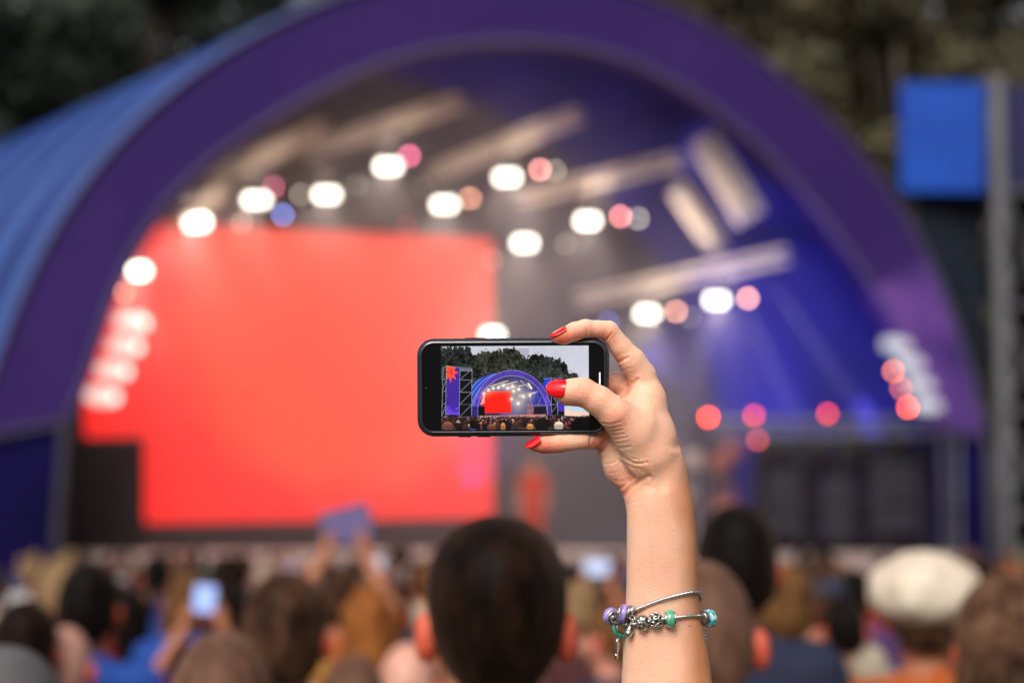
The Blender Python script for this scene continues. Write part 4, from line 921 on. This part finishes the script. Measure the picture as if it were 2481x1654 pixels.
# ------------------------------------------------------------------ trees behind
M_BARK = pm('bark', (.05, .038, .026), (.09, .07, .05), 6, .95, bump=.03)
def tree_mesh(seed, H, rx, n_cl, per):
    rg = np.random.default_rng(seed); C_ = []
    while len(C_) < n_cl:
        p = rg.uniform(-1, 1, 3); q = np.linalg.norm(p)
        if q < 1 and q > rg.random()*.75: C_.append((p[0]*rx, p[1]*rx*.8, H*.58+p[2]*H*.42))
    C_ = np.array(C_); ctr = np.repeat(C_, per, 0); r_ = rg.normal(size=(len(ctr), 3)); r_ /= np.linalg.norm(r_, axis=1, keepdims=True)
    rad = rg.uniform(.9, 1.9, n_cl).repeat(per)*rg.random(len(ctr))**.45
    P = ctr+r_*rad[:, None]*np.array([1.15, 1.15, .75]); s_ = rg.uniform(.14, .30, len(P))[:, None]
    a = rg.normal(size=P.shape); a /= np.linalg.norm(a, axis=1, keepdims=True); b = np.cross(a, r_+.3*rg.normal(size=P.shape)); b /= np.linalg.norm(b, axis=1, keepdims=True)
    V = np.stack([P-a*s_, P-b*s_*.55, P+a*s_, P+b*s_*.55], 1).reshape(-1, 3); F = np.arange(len(V)).reshape(-1, 4)
    cr = raw_mesh('crown', V, F, False); mb = MB(); mb.tube([(0, 0, 0), (.1, 0, H*.2), (-.1, .1, H*.45), (0, 0, H*.75)], [.55, .42, .3, .1], 10)
    for c in C_[:14]:
        z0 = H*(.25+.02*random.Random(int(c[0]*100)).random()*10); mb.tube([(0, 0, z0), tuple(c*np.array([.5, .5, .9])+np.array([0, 0, z0*.1])), tuple(c)], [.2, .11, .04], 6)
    return cr, raw_mesh('trunk', mb.V, mb.F, True)
TM = [tree_mesh(s, 27, 7.5, 92, 212) for s in (1, 2, 3)]
LEAF = [pm('dark_leaves', (.010, .016, .010), (.025, .035, .018), .5, .8, detail=3), pm('olive_leaves', (.045, .042, .020), (.10, .082, .040), .35, .8, detail=3, ramp=(.4, .6))]
tl = 0
for x, y, s, k, mt, lb in [(-21, 46, 1.0, 0, 0, 'dark dense tree beyond the far left of the tent'), (-12, 49, 1.08, 1, 0, 'dark tree rising over the left of the vault'), (-3, 52, 1.05, 2, 0, 'dark tree behind the top left of the arch'), (6.5, 50, 1.05, 0, 1, 'olive tree behind the top right of the arch'), (13.5, 48, 1.0, 1, 1, 'brownish olive tree between the arch and the blue banner'), (21, 47, 1.05, 2, 1, 'olive tree behind the scaffold tower'), (29, 52, 1.0, 0, 1, 'olive tree at the far right, beyond the tower'), (-29, 52, 1.0, 2, 0, 'dark tree past the left side of the photo'),
    (-20, 60, 1.0, 2, 0, 'dark tree in the second row at the left'), (-11.5, 60, 1.15, 1, 0, 'tall dark tree in the second row behind the vault'), (10, 60, 1.15, 0, 1, 'olive tree in the second row behind the arch'), (22, 57, 1.2, 0, 1, 'tall olive tree in the second row past the tower'), (5, 63, 1.2, 2, 1, 'tall olive tree in the back row above the arch'), (18, 60, 1.1, 1, 1, 'olive tree in the second row behind the tower'), (27, 60, 1.0, 2, 0, 'dark tree in the second row at the far right')]:
    e = empty('tree', (x, y, 0), x*1.7, s); tag(e, lb, 'tree', 'trees behind the stage')
    for nm, me_, mt_ in (('crown', TM[k][0], LEAF[mt]), ('trunk', TM[k][1], M_BARK)):
        if not me_.materials: me_.materials.append(mt_)
        o = link(nm, me_, None, e); o.material_slots[0].link = 'OBJECT'; o.material_slots[0].material = mt_
# ------------------------------------------------------------------ people
def body_sdf(h, arms='down'):
    hi = 2.2 if arms == 'up' else 1.78
    s = SDF((-.36, -.26, -.02), (.36, .46 if arms == 'up' else .30, hi), h)
    s.ell((0, 0, 1.635), (.077, .098, .112)); s.ell((0, .035, 1.572), (.056, .066, .062), .03)
    s.cap((0, -.012, 1.40), (0, -.004, 1.57), .062, .055, .03)
    for q in (-1, 1):
        s.ell((q*.092, -.010, 1.614), (.017, .020, .036), .010); s.ell((q*.030, .094, 1.640), (.017, .012, .011), .008, True)
        s.ell((q*.030, .082, 1.640), (.013, .011, .011), .003)
    s.cap((0, .090, 1.645), (0, .112, 1.598), .009, .015, .012); s.ell((0, .094, 1.562), (.026, .012, .006), .006); s.ell((0, .092, 1.551), (.022, .012, .007), .006); s.ell((0, .078, 1.520), (.022, .02, .018), .02)
    s.cap((-.145, -.01, 1.405), (.145, -.01, 1.405), .058, .058, .05); s.ell((0, 0, 1.27), (.165, .115, .19), .06); s.ell((0, 0, 1.06), (.135, .10, .15), .06); s.ell((0, -.01, .93), (.168, .115, .13), .05)
    for q in (-1, 1):
        s.chain([((q*.09, 0, .90), .090), ((q*.10, .01, .50), .056), ((q*.105, -.015, .32), .054), ((q*.11, -.02, .09), .036)], .03, .02)
        s.cap((q*.11, -.04, .035), (q*.13, .13, .028), .036, .030, .02)
        if arms == 'down':
            s.chain([((q*.19, -.01, 1.39), .050), ((q*.235, -.03, 1.12), .038), ((q*.25, .06, .89), .027)], .03, .015); hx, hy, hz, dv = q*.252, .085, .835, (0, .012, -.05)
        else:
            s.chain([((q*.18, 0, 1.40), .050), ((q*.22, .16, 1.58), .038), ((q*.09, .22, 1.82), .027)], .03, .015); hx, hy, hz, dv = q*.075, .23, 1.88, (0, .012, .05)
        s.cap((q*.25 if arms == 'down' else q*.09, .065 if arms == 'down' else .22, .88 if arms == 'down' else 1.83), (hx, hy, hz), .026, .034, .01)
        for i in range(4):
            o = (i-1.5)*.019; L_ = (.9, 1.05, 1.0, .8)[i]
            s.cap((hx, hy+o, hz+dv[2]*.5), (hx-q*.012, hy+o+.004, hz+dv[2]*1.5*L_), .0095, .008, .004)
        s.cap((hx, hy+.02, hz), (hx-q*.02, hy+.05, hz+dv[2]*.7), .012, .009, .006)
    return s
def finish(s, it=2): V, Q = s.nets(); return relax(V, Q, it), Q
BODY = {}
for key, h, a in (('near', .0075, 'down'), ('far', .016, 'down'), ('up', .011, 'up')):
    V, Q = finish(body_sdf(h, a), 1); BODY[key] = raw_mesh('person', V, Q)
def cloth_sdf(h, arms, kind):
    s = SDF((-.38, -.28, .02), (.38, .48, 1.9), h); t = .013
    if kind == 'shirt':
        s.cap((-.145, -.01, 1.400), (.145, -.01, 1.400), .058+t, .058+t, .05); s.ell((0, 0, 1.27), (.165+t, .118+t, .19+t), .06); s.ell((0, 0, 1.06), (.15+t, .112+t, .16), .07); s.ell((0, -.01, .95), (.165+t, .118+t, .12), .05)
        s.cap((0, -.012, 1.40), (0, -.01, 1.462), .085, .066, .03)
        for q in (-1, 1):
            if arms == 'down': s.cap((q*.185, -.01, 1.39), (q*.226, -.022, 1.20), .05+t, .052+t, .035)
            else: s.cap((q*.18, 0, 1.40), (q*.212, .12, 1.53), .05+t, .052+t, .03)
        X, Y, Z = s.grid(); s.F = np.maximum(s.F, .88+.01*np.sin(X*30)-Z)
        s.F = np.maximum(s.F, -(np.sqrt(X**2+(Y+.008)**2)-.052+np.maximum(0, 1.44-Z)*3).astype(np.float32))
        s.F = s.F + .004*np.sin(X*38+Z*9+np.sin(Y*30))*np.sin(Z*24+X*6)
    else:
        s.ell((0, -.01, .93), (.168+t*.6, .115+t*.6, .12), .05)
        for q in (-1, 1): s.chain([((q*.09, 0, .90), .090+t), ((q*.10, .01, .50), .062+t), ((q*.105, -.015, .32), .06+t), ((q*.11, -.02, .10), .05+t)], .03, .02)
        X, Y, Z = s.grid(); s.F = np.maximum(s.F, np.abs(Z-.535)-.445).astype(np.float32)
    return s
CL = {}
for key, h, a in (('near', .011, 'down'), ('far', .022, 'down'), ('up', .016, 'up')):
    for kd in ('shirt', 'trousers'): V, Q = finish(cloth_sdf(h, a, kd), 1); CL[key, kd] = raw_mesh(kd, V, Q)
def hair_mesh(style, h, seed=0, amp=.003):
    rg = np.random.default_rng(seed); s = SDF((-.19, -.24, 1.05), (.19, .19, 1.84), h); X, Y, Z = s.grid(); name = 'hair'
    cutl = lambda z0, k: (z0+k*(Y+.07)-Z)          # negative above the hairline
    if style in ('short', 'full', 'swirl', 'buzz', 'bald'):
        g = {'short': .012, 'full': .020, 'swirl': .013, 'buzz': .0045, 'bald': .001}[style]
        if style == 'swirl': s.ell((0, -.004, 1.650), (.092, .114, .112)); s.ell((0, -.01, 1.695), (.083, .100, .074), .03); s.ell((0, -.040, 1.600), (.056, .055, .080), .02)
        else: s.ell((0, -.004, 1.640), (.077+g, .100+g, .114+g*1.25)); s.ell((0, -.045, 1.600), (.066+g*.7, .052+g*.6, .080), .03)
        if style == 'full': s.ell((.01, -.02, 1.71), (.07, .085, .055), .03)
        low = {'short': 1.545, 'full': 1.53, 'swirl': 1.52, 'buzz': 1.555, 'bald': 1.56}[style]
        s.F = -(.5*(-s.F-cutl(low, .95))-.5*np.sqrt((-s.F+cutl(low, .95))**2+1e-5)).astype(np.float32)
        for q in (-1, 1): s.ell((q*.112, -.004, 1.604), (.032, .036, .048), .012, True)
    elif style in ('long', 'ponytail'):
        s.ell((0, -.006, 1.640), (.090, .112, .127)); s.F = np.maximum(s.F, cutl(1.53, .95)).astype(np.float32)
        if style == 'long':
            for i in range(15):
                a = math.pi*(.0+i/14); x, y = .078*math.cos(a), -.015-.088*math.sin(a)
                s.chain([((x, y, 1.66), .026), ((x*1.12, y*1.1, 1.50), .026), ((x*1.25+rg.normal()*.008, y*1.12-.01, 1.33), .024), ((x*1.2+rg.normal()*.012, y*1.05-.03, 1.20+.02*rg.random()), .012)], .012)
        else:
            s.chain([((0, -.11, 1.70), .026), ((0, -.155, 1.69), .028), ((.01, -.185, 1.55), .033), ((.0, -.17, 1.38), .014)], .012)
        for q in (-1, 1): s.ell((q*.10, .02, 1.60), (.02, .03, .04), .01, True)
    elif style == 'cap':
        name = 'cap'; s.ell((0, -.002, 1.655), (.092, .112, .105)); s.F = np.maximum(s.F, 1.655-.02-Z).astype(np.float32)
        s.ell((0, .13, 1.655), (.07, .085, .010), .008)
    elif style == 'hat':
        name = 'hat'; s.ell((0, -.01, 1.695), (.122, .132, .098)); s.ell((.0, -.02, 1.665), (.130, .138, .068), .04)
        for i in range(9): a = i*.7; s.ell((.095*math.cos(a), -.01+.10*math.sin(a), 1.70), (.045, .045, .055), .03)
        s.F = np.maximum(s.F, 1.612-Z).astype(np.float32)
    elif style == 'hood':
        name = 'hood'; s.ell((0, -.015, 1.635), (.115, .135, .145)); s.cap((0, -.02, 1.50), (0, -.01, 1.42), .10, .13, .05); s.F = np.maximum(s.F, Y-.07-(1.64-Z)*.2).astype(np.float32)
        s.F = np.maximum(s.F, 1.36-Z)
    V, Q = finish(s, 2); N = vnormals(V, Q)
    if style not in ('cap', 'hat', 'hood', 'bald'):
        th = np.arctan2(V[:, 0]-.012, -(V[:, 1]+.035)); ph = np.hypot(V[:, 0], V[:, 1]+.035)/.09+(1.74-V[:, 2])/.09
        w = np.zeros(len(V))
        for i in range(7):
            f = rg.integers(7, 34); w += np.sin(th*f+ph*rg.uniform(-2.5, 2.5)+rg.uniform(0, 6.28)+np.sin(ph*rg.uniform(1, 3)+rg.random()*6)*.8)/(1+f*.04)
        V = V+N*(w*amp*(.25 if style == 'buzz' else 1)*.6)[:, None]
    elif style == 'hat': V = V+N*(.004*np.sin(V[:, 0]*60+1)*np.sin(V[:, 1]*55)*np.sin(V[:, 2]*50))[:, None]
    return raw_mesh(name, V, Q)
HN = {k: hair_mesh(k, .0062, i, .0008 if k == 'swirl' else .0013) for i, k in enumerate(('short', 'full', 'swirl', 'buzz', 'long', 'ponytail', 'cap', 'hat', 'hood'))}
HF = {k: hair_mesh(k, .014, 20+i, .004) for i, k in enumerate(('short', 'full', 'long', 'ponytail', 'cap'))}
def hairm(name, a, b, rough=.5):
    return pm(name, a, b, 34, rough, bump=.0014, bscale=70, stretch=(1, 1, .5), ramp=(.4, .62), spec=.05, sheen=.10)
HM = {'black': hairm('black_hair', (.0015, .0012, .0012), (.004, .003, .003)), 'darkbrown': hairm('dark_brown_hair', (.003, .0012, .001), (.014, .0055, .0032)), 'brown': hairm('brown_hair', (.016, .007, .004), (.065, .030, .017)),
      'lightbrown': hairm('light_brown_hair', (.055, .030, .019), (.12, .070, .043)), 'blond': hairm('blond_hair', (.14, .085, .04), (.26, .16, .085)), 'ginger': hairm('ginger_hair', (.14, .042, .010), (.28, .10, .026)), 'golden': hairm('golden_brown_hair', (.065, .027, .010), (.15, .072, .026)),
      'chestnut': hairm('chestnut_hair', (.045, .020, .011), (.12, .062, .036)), 'buzzed': hairm('buzzed_hair', (.085, .042, .028), (.14, .072, .05), .6), 'grey': hairm('grey_hair', (.25, .24, .23), (.4, .38, .36))}
SK = [pm('skin_%s' % n, a, tuple(min(1, v*1.15) for v in a), 9, .5, sss=.006, spec=.35) for n, a in (('fair', (.48, .21, .13)), ('warm', (.38, .15, .08)), ('pink', (.54, .24, .175)))]
def cl(name, rgb, k=1.2): a = tuple(v*.48 for v in lin(*rgb)); return pm('cloth_'+name, a, tuple(min(1, v*k) for v in a), 14, .85, bump=.001, bscale=300)
CM = {n: cl(n, c) for n, c in (('navy', (24, 34, 72)), ('blue', (18, 84, 190)), ('black', (18, 17, 20)), ('white', (205, 205, 210)), ('cream', (205, 190, 168)), ('orange', (205, 96, 22)), ('mustard', (190, 130, 50)), ('grey', (112, 108, 112)), ('red', (176, 38, 30)), ('pink', (196, 110, 120)), ('coral', (240, 88, 66)), ('denim', (50, 62, 92)), ('green', (56, 78, 60)), ('purple', (96, 58, 120)), ('maroon', (84, 28, 30)), ('beige', (150, 126, 104)))}
M_IRIS = pm('dark_eye', (.02, .015, .01), (.04, .03, .02), 30, .2)
for m_ in SK:       # ears painted redder, imitating light that shows through them
    t = m_.node_tree; N = t.nodes; L = t.links; p = N['Principled BSDF']; tc = N.new('ShaderNodeTexCoord'); sx = N.new('ShaderNodeSeparateXYZ'); L.new(tc.outputs['Object'], sx.inputs[0])
    def mth(op, a, b):
        q = N.new('ShaderNodeMath'); q.operation = op
        for i, v in enumerate((a, b)):
            if isinstance(v, (int, float)): q.inputs[i].default_value = v
            else: L.new(v, q.inputs[i])
        return q.outputs[0]
    ax_ = mth('ABSOLUTE', sx.outputs['X'], 0); k_ = mth('MULTIPLY', mth('GREATER_THAN', ax_, .080), mth('LESS_THAN', ax_, .125)); k_ = mth('MULTIPLY', k_, mth('MULTIPLY', mth('GREATER_THAN', sx.outputs['Z'], 1.565), mth('LESS_THAN', sx.outputs['Z'], 1.665)))
    k_ = mth('MULTIPLY', mth('MULTIPLY', k_, mth('LESS_THAN', sx.outputs['Y'], .03)), .75); src = p.inputs['Base Color'].links[0].from_socket; mx = N.new('ShaderNodeMix'); mx.data_type = 'RGBA'
    L.new(k_, mx.inputs[0]); L.new(src, mx.inputs[6]); mx.inputs[7].default_value = (.60, .07, .03, 1); L.new(mx.outputs[2], p.inputs['Base Color'])
def obj_mat(o, m):
    if len(o.data.materials) == 0: o.data.materials.append(m)
    o.material_slots[0].link = 'OBJECT'; o.material_slots[0].material = m; return o
def person(x, y, z, sc, rz, key, style, hmat, shirt, trous, skin, label, group=None, gear=None):
    o = obj_mat(link('person', BODY[key]), skin); o.location = (x, y, z); o.rotation_euler = (0, 0, rz); o.scale = (sc, sc, sc)
    tag(o, label, 'person', group)
    me_ = (HN if key == 'near' else HF)[style]; hn = {'cap': 'cap', 'hat': 'hat', 'hood': 'hood'}.get(style, 'hair')
    obj_mat(link(hn, me_, None, o), hmat)
    if style in ('cap', 'hat') : obj_mat(link('hair', (HN if key == 'near' else HF)['short'], None, o), HM['brown'])
    obj_mat(link('shirt', CL[key, 'shirt'], None, o), shirt); obj_mat(link('trousers', CL[key, 'trousers'], None, o), trous)
    return o
TOPZ = {'short': 1.766, 'full': 1.785, 'swirl': 1.771, 'buzz': 1.756, 'long': 1.767, 'ponytail': 1.767, 'cap': 1.76, 'hat': 1.795, 'hood': 1.78, 'bald': 1.752}
HWID = {'short': .178, 'full': .195, 'swirl': .188, 'buzz': .165, 'long': .205, 'ponytail': .182, 'cap': .184, 'hat': .268, 'hood': .235}
def at(px, top, w, style):
    """stand someone so that the top of the head and its width are as seen"""
    s_ = 1.0
    for _ in range(4): d = HWID[style]*s_*FPX/(w*D); P = W(px*D, top*D, d); s_ = P[2]/TOPZ[style]
    return P[0], P[1], s_
NEAR = [ # x, top, width, style, hair, shirt, trousers, skin, turn, label
 (1141, 1186, 322, 'swirl', 'darkbrown', 'black', 'denim', 0, 2, 'man with swirling dark brown hair seen from behind, directly below the phone'),
 (1688, 1152, 190, 'full', 'black', 'navy', 'black', 1, -6, 'tall man with thick black hair and navy jacket right behind the raised arm'),
 (1612, 1290, 226, 'buzz', 'buzzed', 'maroon', 'denim', 0, -4, 'man with closely shaved brown head partly covered by the raised arm'),
 (2118, 1262, 235, 'hat', None, 'orange', 'denim', 1, -12, 'woman wearing a big fluffy cream hat in the crowd at the right'),
 (2305, 1312, 250, 'long', 'chestnut', 'beige', 'denim', 0, 4, 'woman with long straight brown hair at the right edge'),
 (2318, 1484, 210, 'short', 'brown', 'black', 'denim', 0, 6, 'short person with brown hair in the bottom right corner'),
 (2140, 1398, 128, 'ponytail', 'black', 'orange', 'black', 1, 5, 'dark ponytailed woman in orange in front of the cream hat'),
 (1795, 1288, 134, 'full', 'golden', 'beige', 'denim', 1, 0, 'golden haired person just right of the thick black haired man'),
 (1888, 1303, 105, 'cap', None, 'cream', 'denim', 0, -25, 'person in a blue grey cap and cream top'),
 (1938, 1370, 96, 'short', 'black', 'cream', 'denim', 1, -10, 'black haired person in a cream top beside the blue grey cap'),
 (656, 1306, 196, 'full', 'brown', 'white', 'denim', 0, 0, 'man with full brown hair and pale shirt left of the centre'),
 (208, 1284, 142, 'full', 'black', 'blue', 'denim', 1, 3, 'round black head above a bright blue shirt at the left'),
 (306, 1348, 84, 'long', 'black', 'maroon', 'black', 1, 0, 'long black hair just right of the person in bright blue'),
 (530, 1338, 94, 'short', 'black', 'red', 'denim', 1, 0, 'black head just left of the man with full brown hair'),
 (515, 1450, 238, 'buzz', 'buzzed', 'beige', 'denim', 0, 0, 'large closely cropped light brown head at the bottom left'),
 (812, 1502, 150, 'buzz', 'buzzed', 'grey', 'denim', 0, 8, 'smaller cropped head at the bottom edge left of the centre man'),
 (15, 1480, 300, 'hood', None, 'grey', 'denim', 0, 0, 'person in a grey hood in the bottom left corner'),
 (60, 1372, 150, 'full', 'darkbrown', 'black', 'black', 0, 10, 'dark tousled head at the left edge above the grey hood'),
 (850, 1338, 118, 'long', 'ginger', 'mustard', 'denim', 0, 0, 'ginger long haired woman in mustard left of the centre man'),
 (905, 1352, 84, 'ponytail', 'darkbrown', 'orange', 'denim', 0, -10, 'dark ponytailed woman in orange beside the ginger one'),
 (1350, 1318, 66, 'short', 'darkbrown', 'navy', 'denim', 0, 0, 'dark head between the centre man and the raised arm'),
 (1400, 1390, 98, 'short', 'golden', 'navy', 'denim', 2, 50, 'person in navy turning sideways left of the bracelet'),
 (420, 1352, 84, 'long', 'golden', 'beige', 'denim', 0, 0, 'golden long haired woman between two black heads at the left'),
 (1960, 1302, 80, 'full', 'black', 'purple', 'denim', 1, 0, 'curly black head left of the cream hat'),
]
for x, t_, w_, st, hm, sh, tr_, sk, turn, lb in NEAR:
    X_, Y_, s_ = at(x, t_, w_, st)
    hm_ = HM[hm] if hm else {'hat': pm('cream_fleece', (.50, .43, .34), (.66, .58, .47), 30, .95, bump=.006, bscale=45, sheen=.5), 'cap': CM['denim'], 'hood': CM['grey']}[st]
    person(X_, Y_, 0, s_, R(turn), 'near', st, hm_, CM[sh], CM[tr_], SK[sk], lb, 'people near the camera')
# bare-headed, pink scalps
for x, t_, w_, lb in ((150, 1440, 118, 'bald pink head beside the bright blue shirt'), (938, 1478, 132, 'bald pink head at the bottom left of the centre man')):
    X_, Y_, s_ = at(x, t_, w_, 'buzz')
    person(X_, Y_, 0, s_, 0, 'near', 'buzz', pm('shaven_scalp', (.56, .27, .20), (.62, .32, .24), 20, .5), CM['beige'], CM['denim'], SK[2], lb, 'people near the camera')

# the crowd further on, in loose rows up to the stage
rp_ = random.Random(21); rows = []
y = 4.6; ri = 0; near_xy = [(o.location.x, o.location.y) for o in bpy.data.objects if o.name.startswith('person')]
while y < 25.2:
    half = .36*y+.6; xs_ = []; x = -half+rp_.random()*.5
    step = .53+.030*y
    while x < half: xs_.append(x+rp_.uniform(-.1, .1)); x += step*rp_.uniform(.8, 1.25)
    rows.append((y, xs_)); y += .62+.052*y
hl = [('black', 'black haired'), ('darkbrown', 'dark brown haired'), ('brown', 'brown haired'), ('black', 'black haired'), ('darkbrown', 'dark brown haired'), ('black', 'black haired'), ('brown', 'brown haired'), ('lightbrown', 'light brown haired'), ('golden', 'golden haired'), ('blond', 'blond'), ('ginger', 'ginger')]
shl = ['navy', 'black', 'white', 'grey', 'red', 'beige', 'orange', 'pink', 'denim', 'green', 'maroon', 'mustard', 'blue', 'cream']
ORD = ['first', 'second', 'third', 'fourth', 'fifth', 'sixth', 'seventh', 'eighth', 'ninth', 'tenth', 'eleventh', 'twelfth', 'thirteenth', 'fourteenth', 'fifteenth', 'sixteenth', 'seventeenth', 'eighteenth', 'nineteenth', 'twentieth', 'twenty-first', 'twenty-second', 'twenty-third', 'twenty-fourth', 'twenty-fifth', 'twenty-sixth']
nr = len(rows)
for ri, (y, xs_) in enumerate(rows):
    k = 0
    for x in xs_:
        yy_ = y+rp_.uniform(-.18, .18)
        if any((x-a)**2+(yy_-b)**2 < .2 for a, b in near_xy): continue
        hh = rp_.gauss(1.63 if y < 9 else 1.57, .055); hh = min(max(hh, 1.47), 1.74 if y < 9 else 1.64); c = rp_.choice(hl); sh = rp_.choice(shl); st = rp_.choice(['short', 'short', 'full', 'full', 'long', 'ponytail', 'cap'] if y > 7 else ['short', 'full', 'long'])
        up_ = y > 7 and rp_.random() < .0
        hm_ = CM[rp_.choice(['red', 'navy', 'white', 'black'])] if st == 'cap' else HM[c[0]]
        lb = '%s person%s in %s, %s from left, %s row from the stage' % (c[1], ' arms up' if up_ else (' in a cap' if st == 'cap' else ''), sh, ORD[min(k, 25)], ORD[nr-1-ri])
        if st == 'cap': lb = lb.replace(c[1]+' ', '')
        person(x, yy_, 0, hh/1.765, R(rp_.uniform(-14, 14)), 'up' if up_ else 'far', st, hm_, CM[sh], CM[rp_.choice(['denim', 'black', 'beige'])], SK[rp_.choice([0, 0, 1, 2])], lb, 'crowd standing between the camera and the stage'); k += 1

# raised phones and a tablet in the crowd
def device(px, py, Y, w, h, col, s, tilt, label, name, cat):
    p = W(px*D, py*D, Y); e = empty(name, tuple(p), 0); e.rotation_euler = (0, R(tilt), 0); tag(e, label, cat)
    mb = MB(); mb.box((0, .006, 0), (w, .009, h)); mb.build('body', M_CASE, e)
    mb = MB(); mb.box((0, 0, 0), (w*.92, .002, h*.9)); mb.build('display', emis('device_'+cat+str(int(px)), col, s), e)
    return p
def raiser(p, sc, rz, hair, shirt, label):
    """someone whose lifted hands meet the point p"""
    ca, sa = math.cos(rz), math.sin(rz); hx, hy = -.26*sa*sc, .26*ca*sc
    person(p[0]-hx, p[1]-hy, p[2]-1.955*sc, sc, rz, 'up', 'full', HM[hair], CM[shirt], CM['denim'], SK[1], label, 'people lifting phones')
for px, py, Y, w, h, col, s, tilt, nm, lb, hr_, sh, plb in (
    (795, 1205, 6.2, .23, .16, (.10, .06, .30), .5, -14, 'tablet', 'tablet with a violet display lifted over the crowd below the red screen', 'brown', 'orange', 'person in orange holding up the violet tablet'),
    (470, 1374, 5.4, .085, .11, (.35, .5, 1), 1.0, 6, 'smartphone', 'phone with a blue display raised left of the full brown head', 'darkbrown', 'cream', 'person in cream holding up the blue lit phone at the left'),
    (1372, 1303, 7.5, .15, .085, (.55, .68, 1), .9, 0, 'smartphone', 'phone with a pale blue display raised left of the bare arm', 'black', 'navy', 'person in navy holding up the pale blue phone near the arm'),
    (864, 1302, 8.0, .09, .13, (.62, .62, .75), .8, 0, 'smartphone', 'phone with a whitish display under the violet tablet', 'black', 'grey', 'person in grey holding up the whitish phone below the tablet')):
    p = device(px, py, Y, w, h, col, s, tilt, lb, nm, 'tablet' if nm == 'tablet' else 'phone')
    sc = min(1.0, (p[2]+.02)/1.955); raiser(p+np.array([0, .03, 0]), sc, 0, hr_, sh, plb)
# the singer on the deck
P_ = W(1226*D, 1270*D, 27.6)
person(P_[0], 27.6, DZ, 1.04, R(168), 'far', 'long', HM['blond'], CM['coral'], CM['coral'], SK[2], 'singer in coral clothes standing on the deck right of the red screen')
mb = MB(); x_, y_ = P_[0]-.05, 27.25; st_ = empty('microphone_stand', (x_, y_, DZ)); tag(st_, 'thin microphone stand before the singer in coral', 'microphone stand')
mb.bar((0, 0, 0), (0, 0, 1.45), .012); mb.lathe((0, 0, 0), (0, 0, 1), [(.15, 0), (.15, .02), (.03, .04)], 14); mb.build('pole', M_BLK, st_)
mb = MB(); mb.lathe((0, .02, 1.45), (0, .6, .5), [(.012, -.08), (.02, .05), (.03, .07), (.02, .12)], 12); mb.build('microphone', M_BLK, st_)
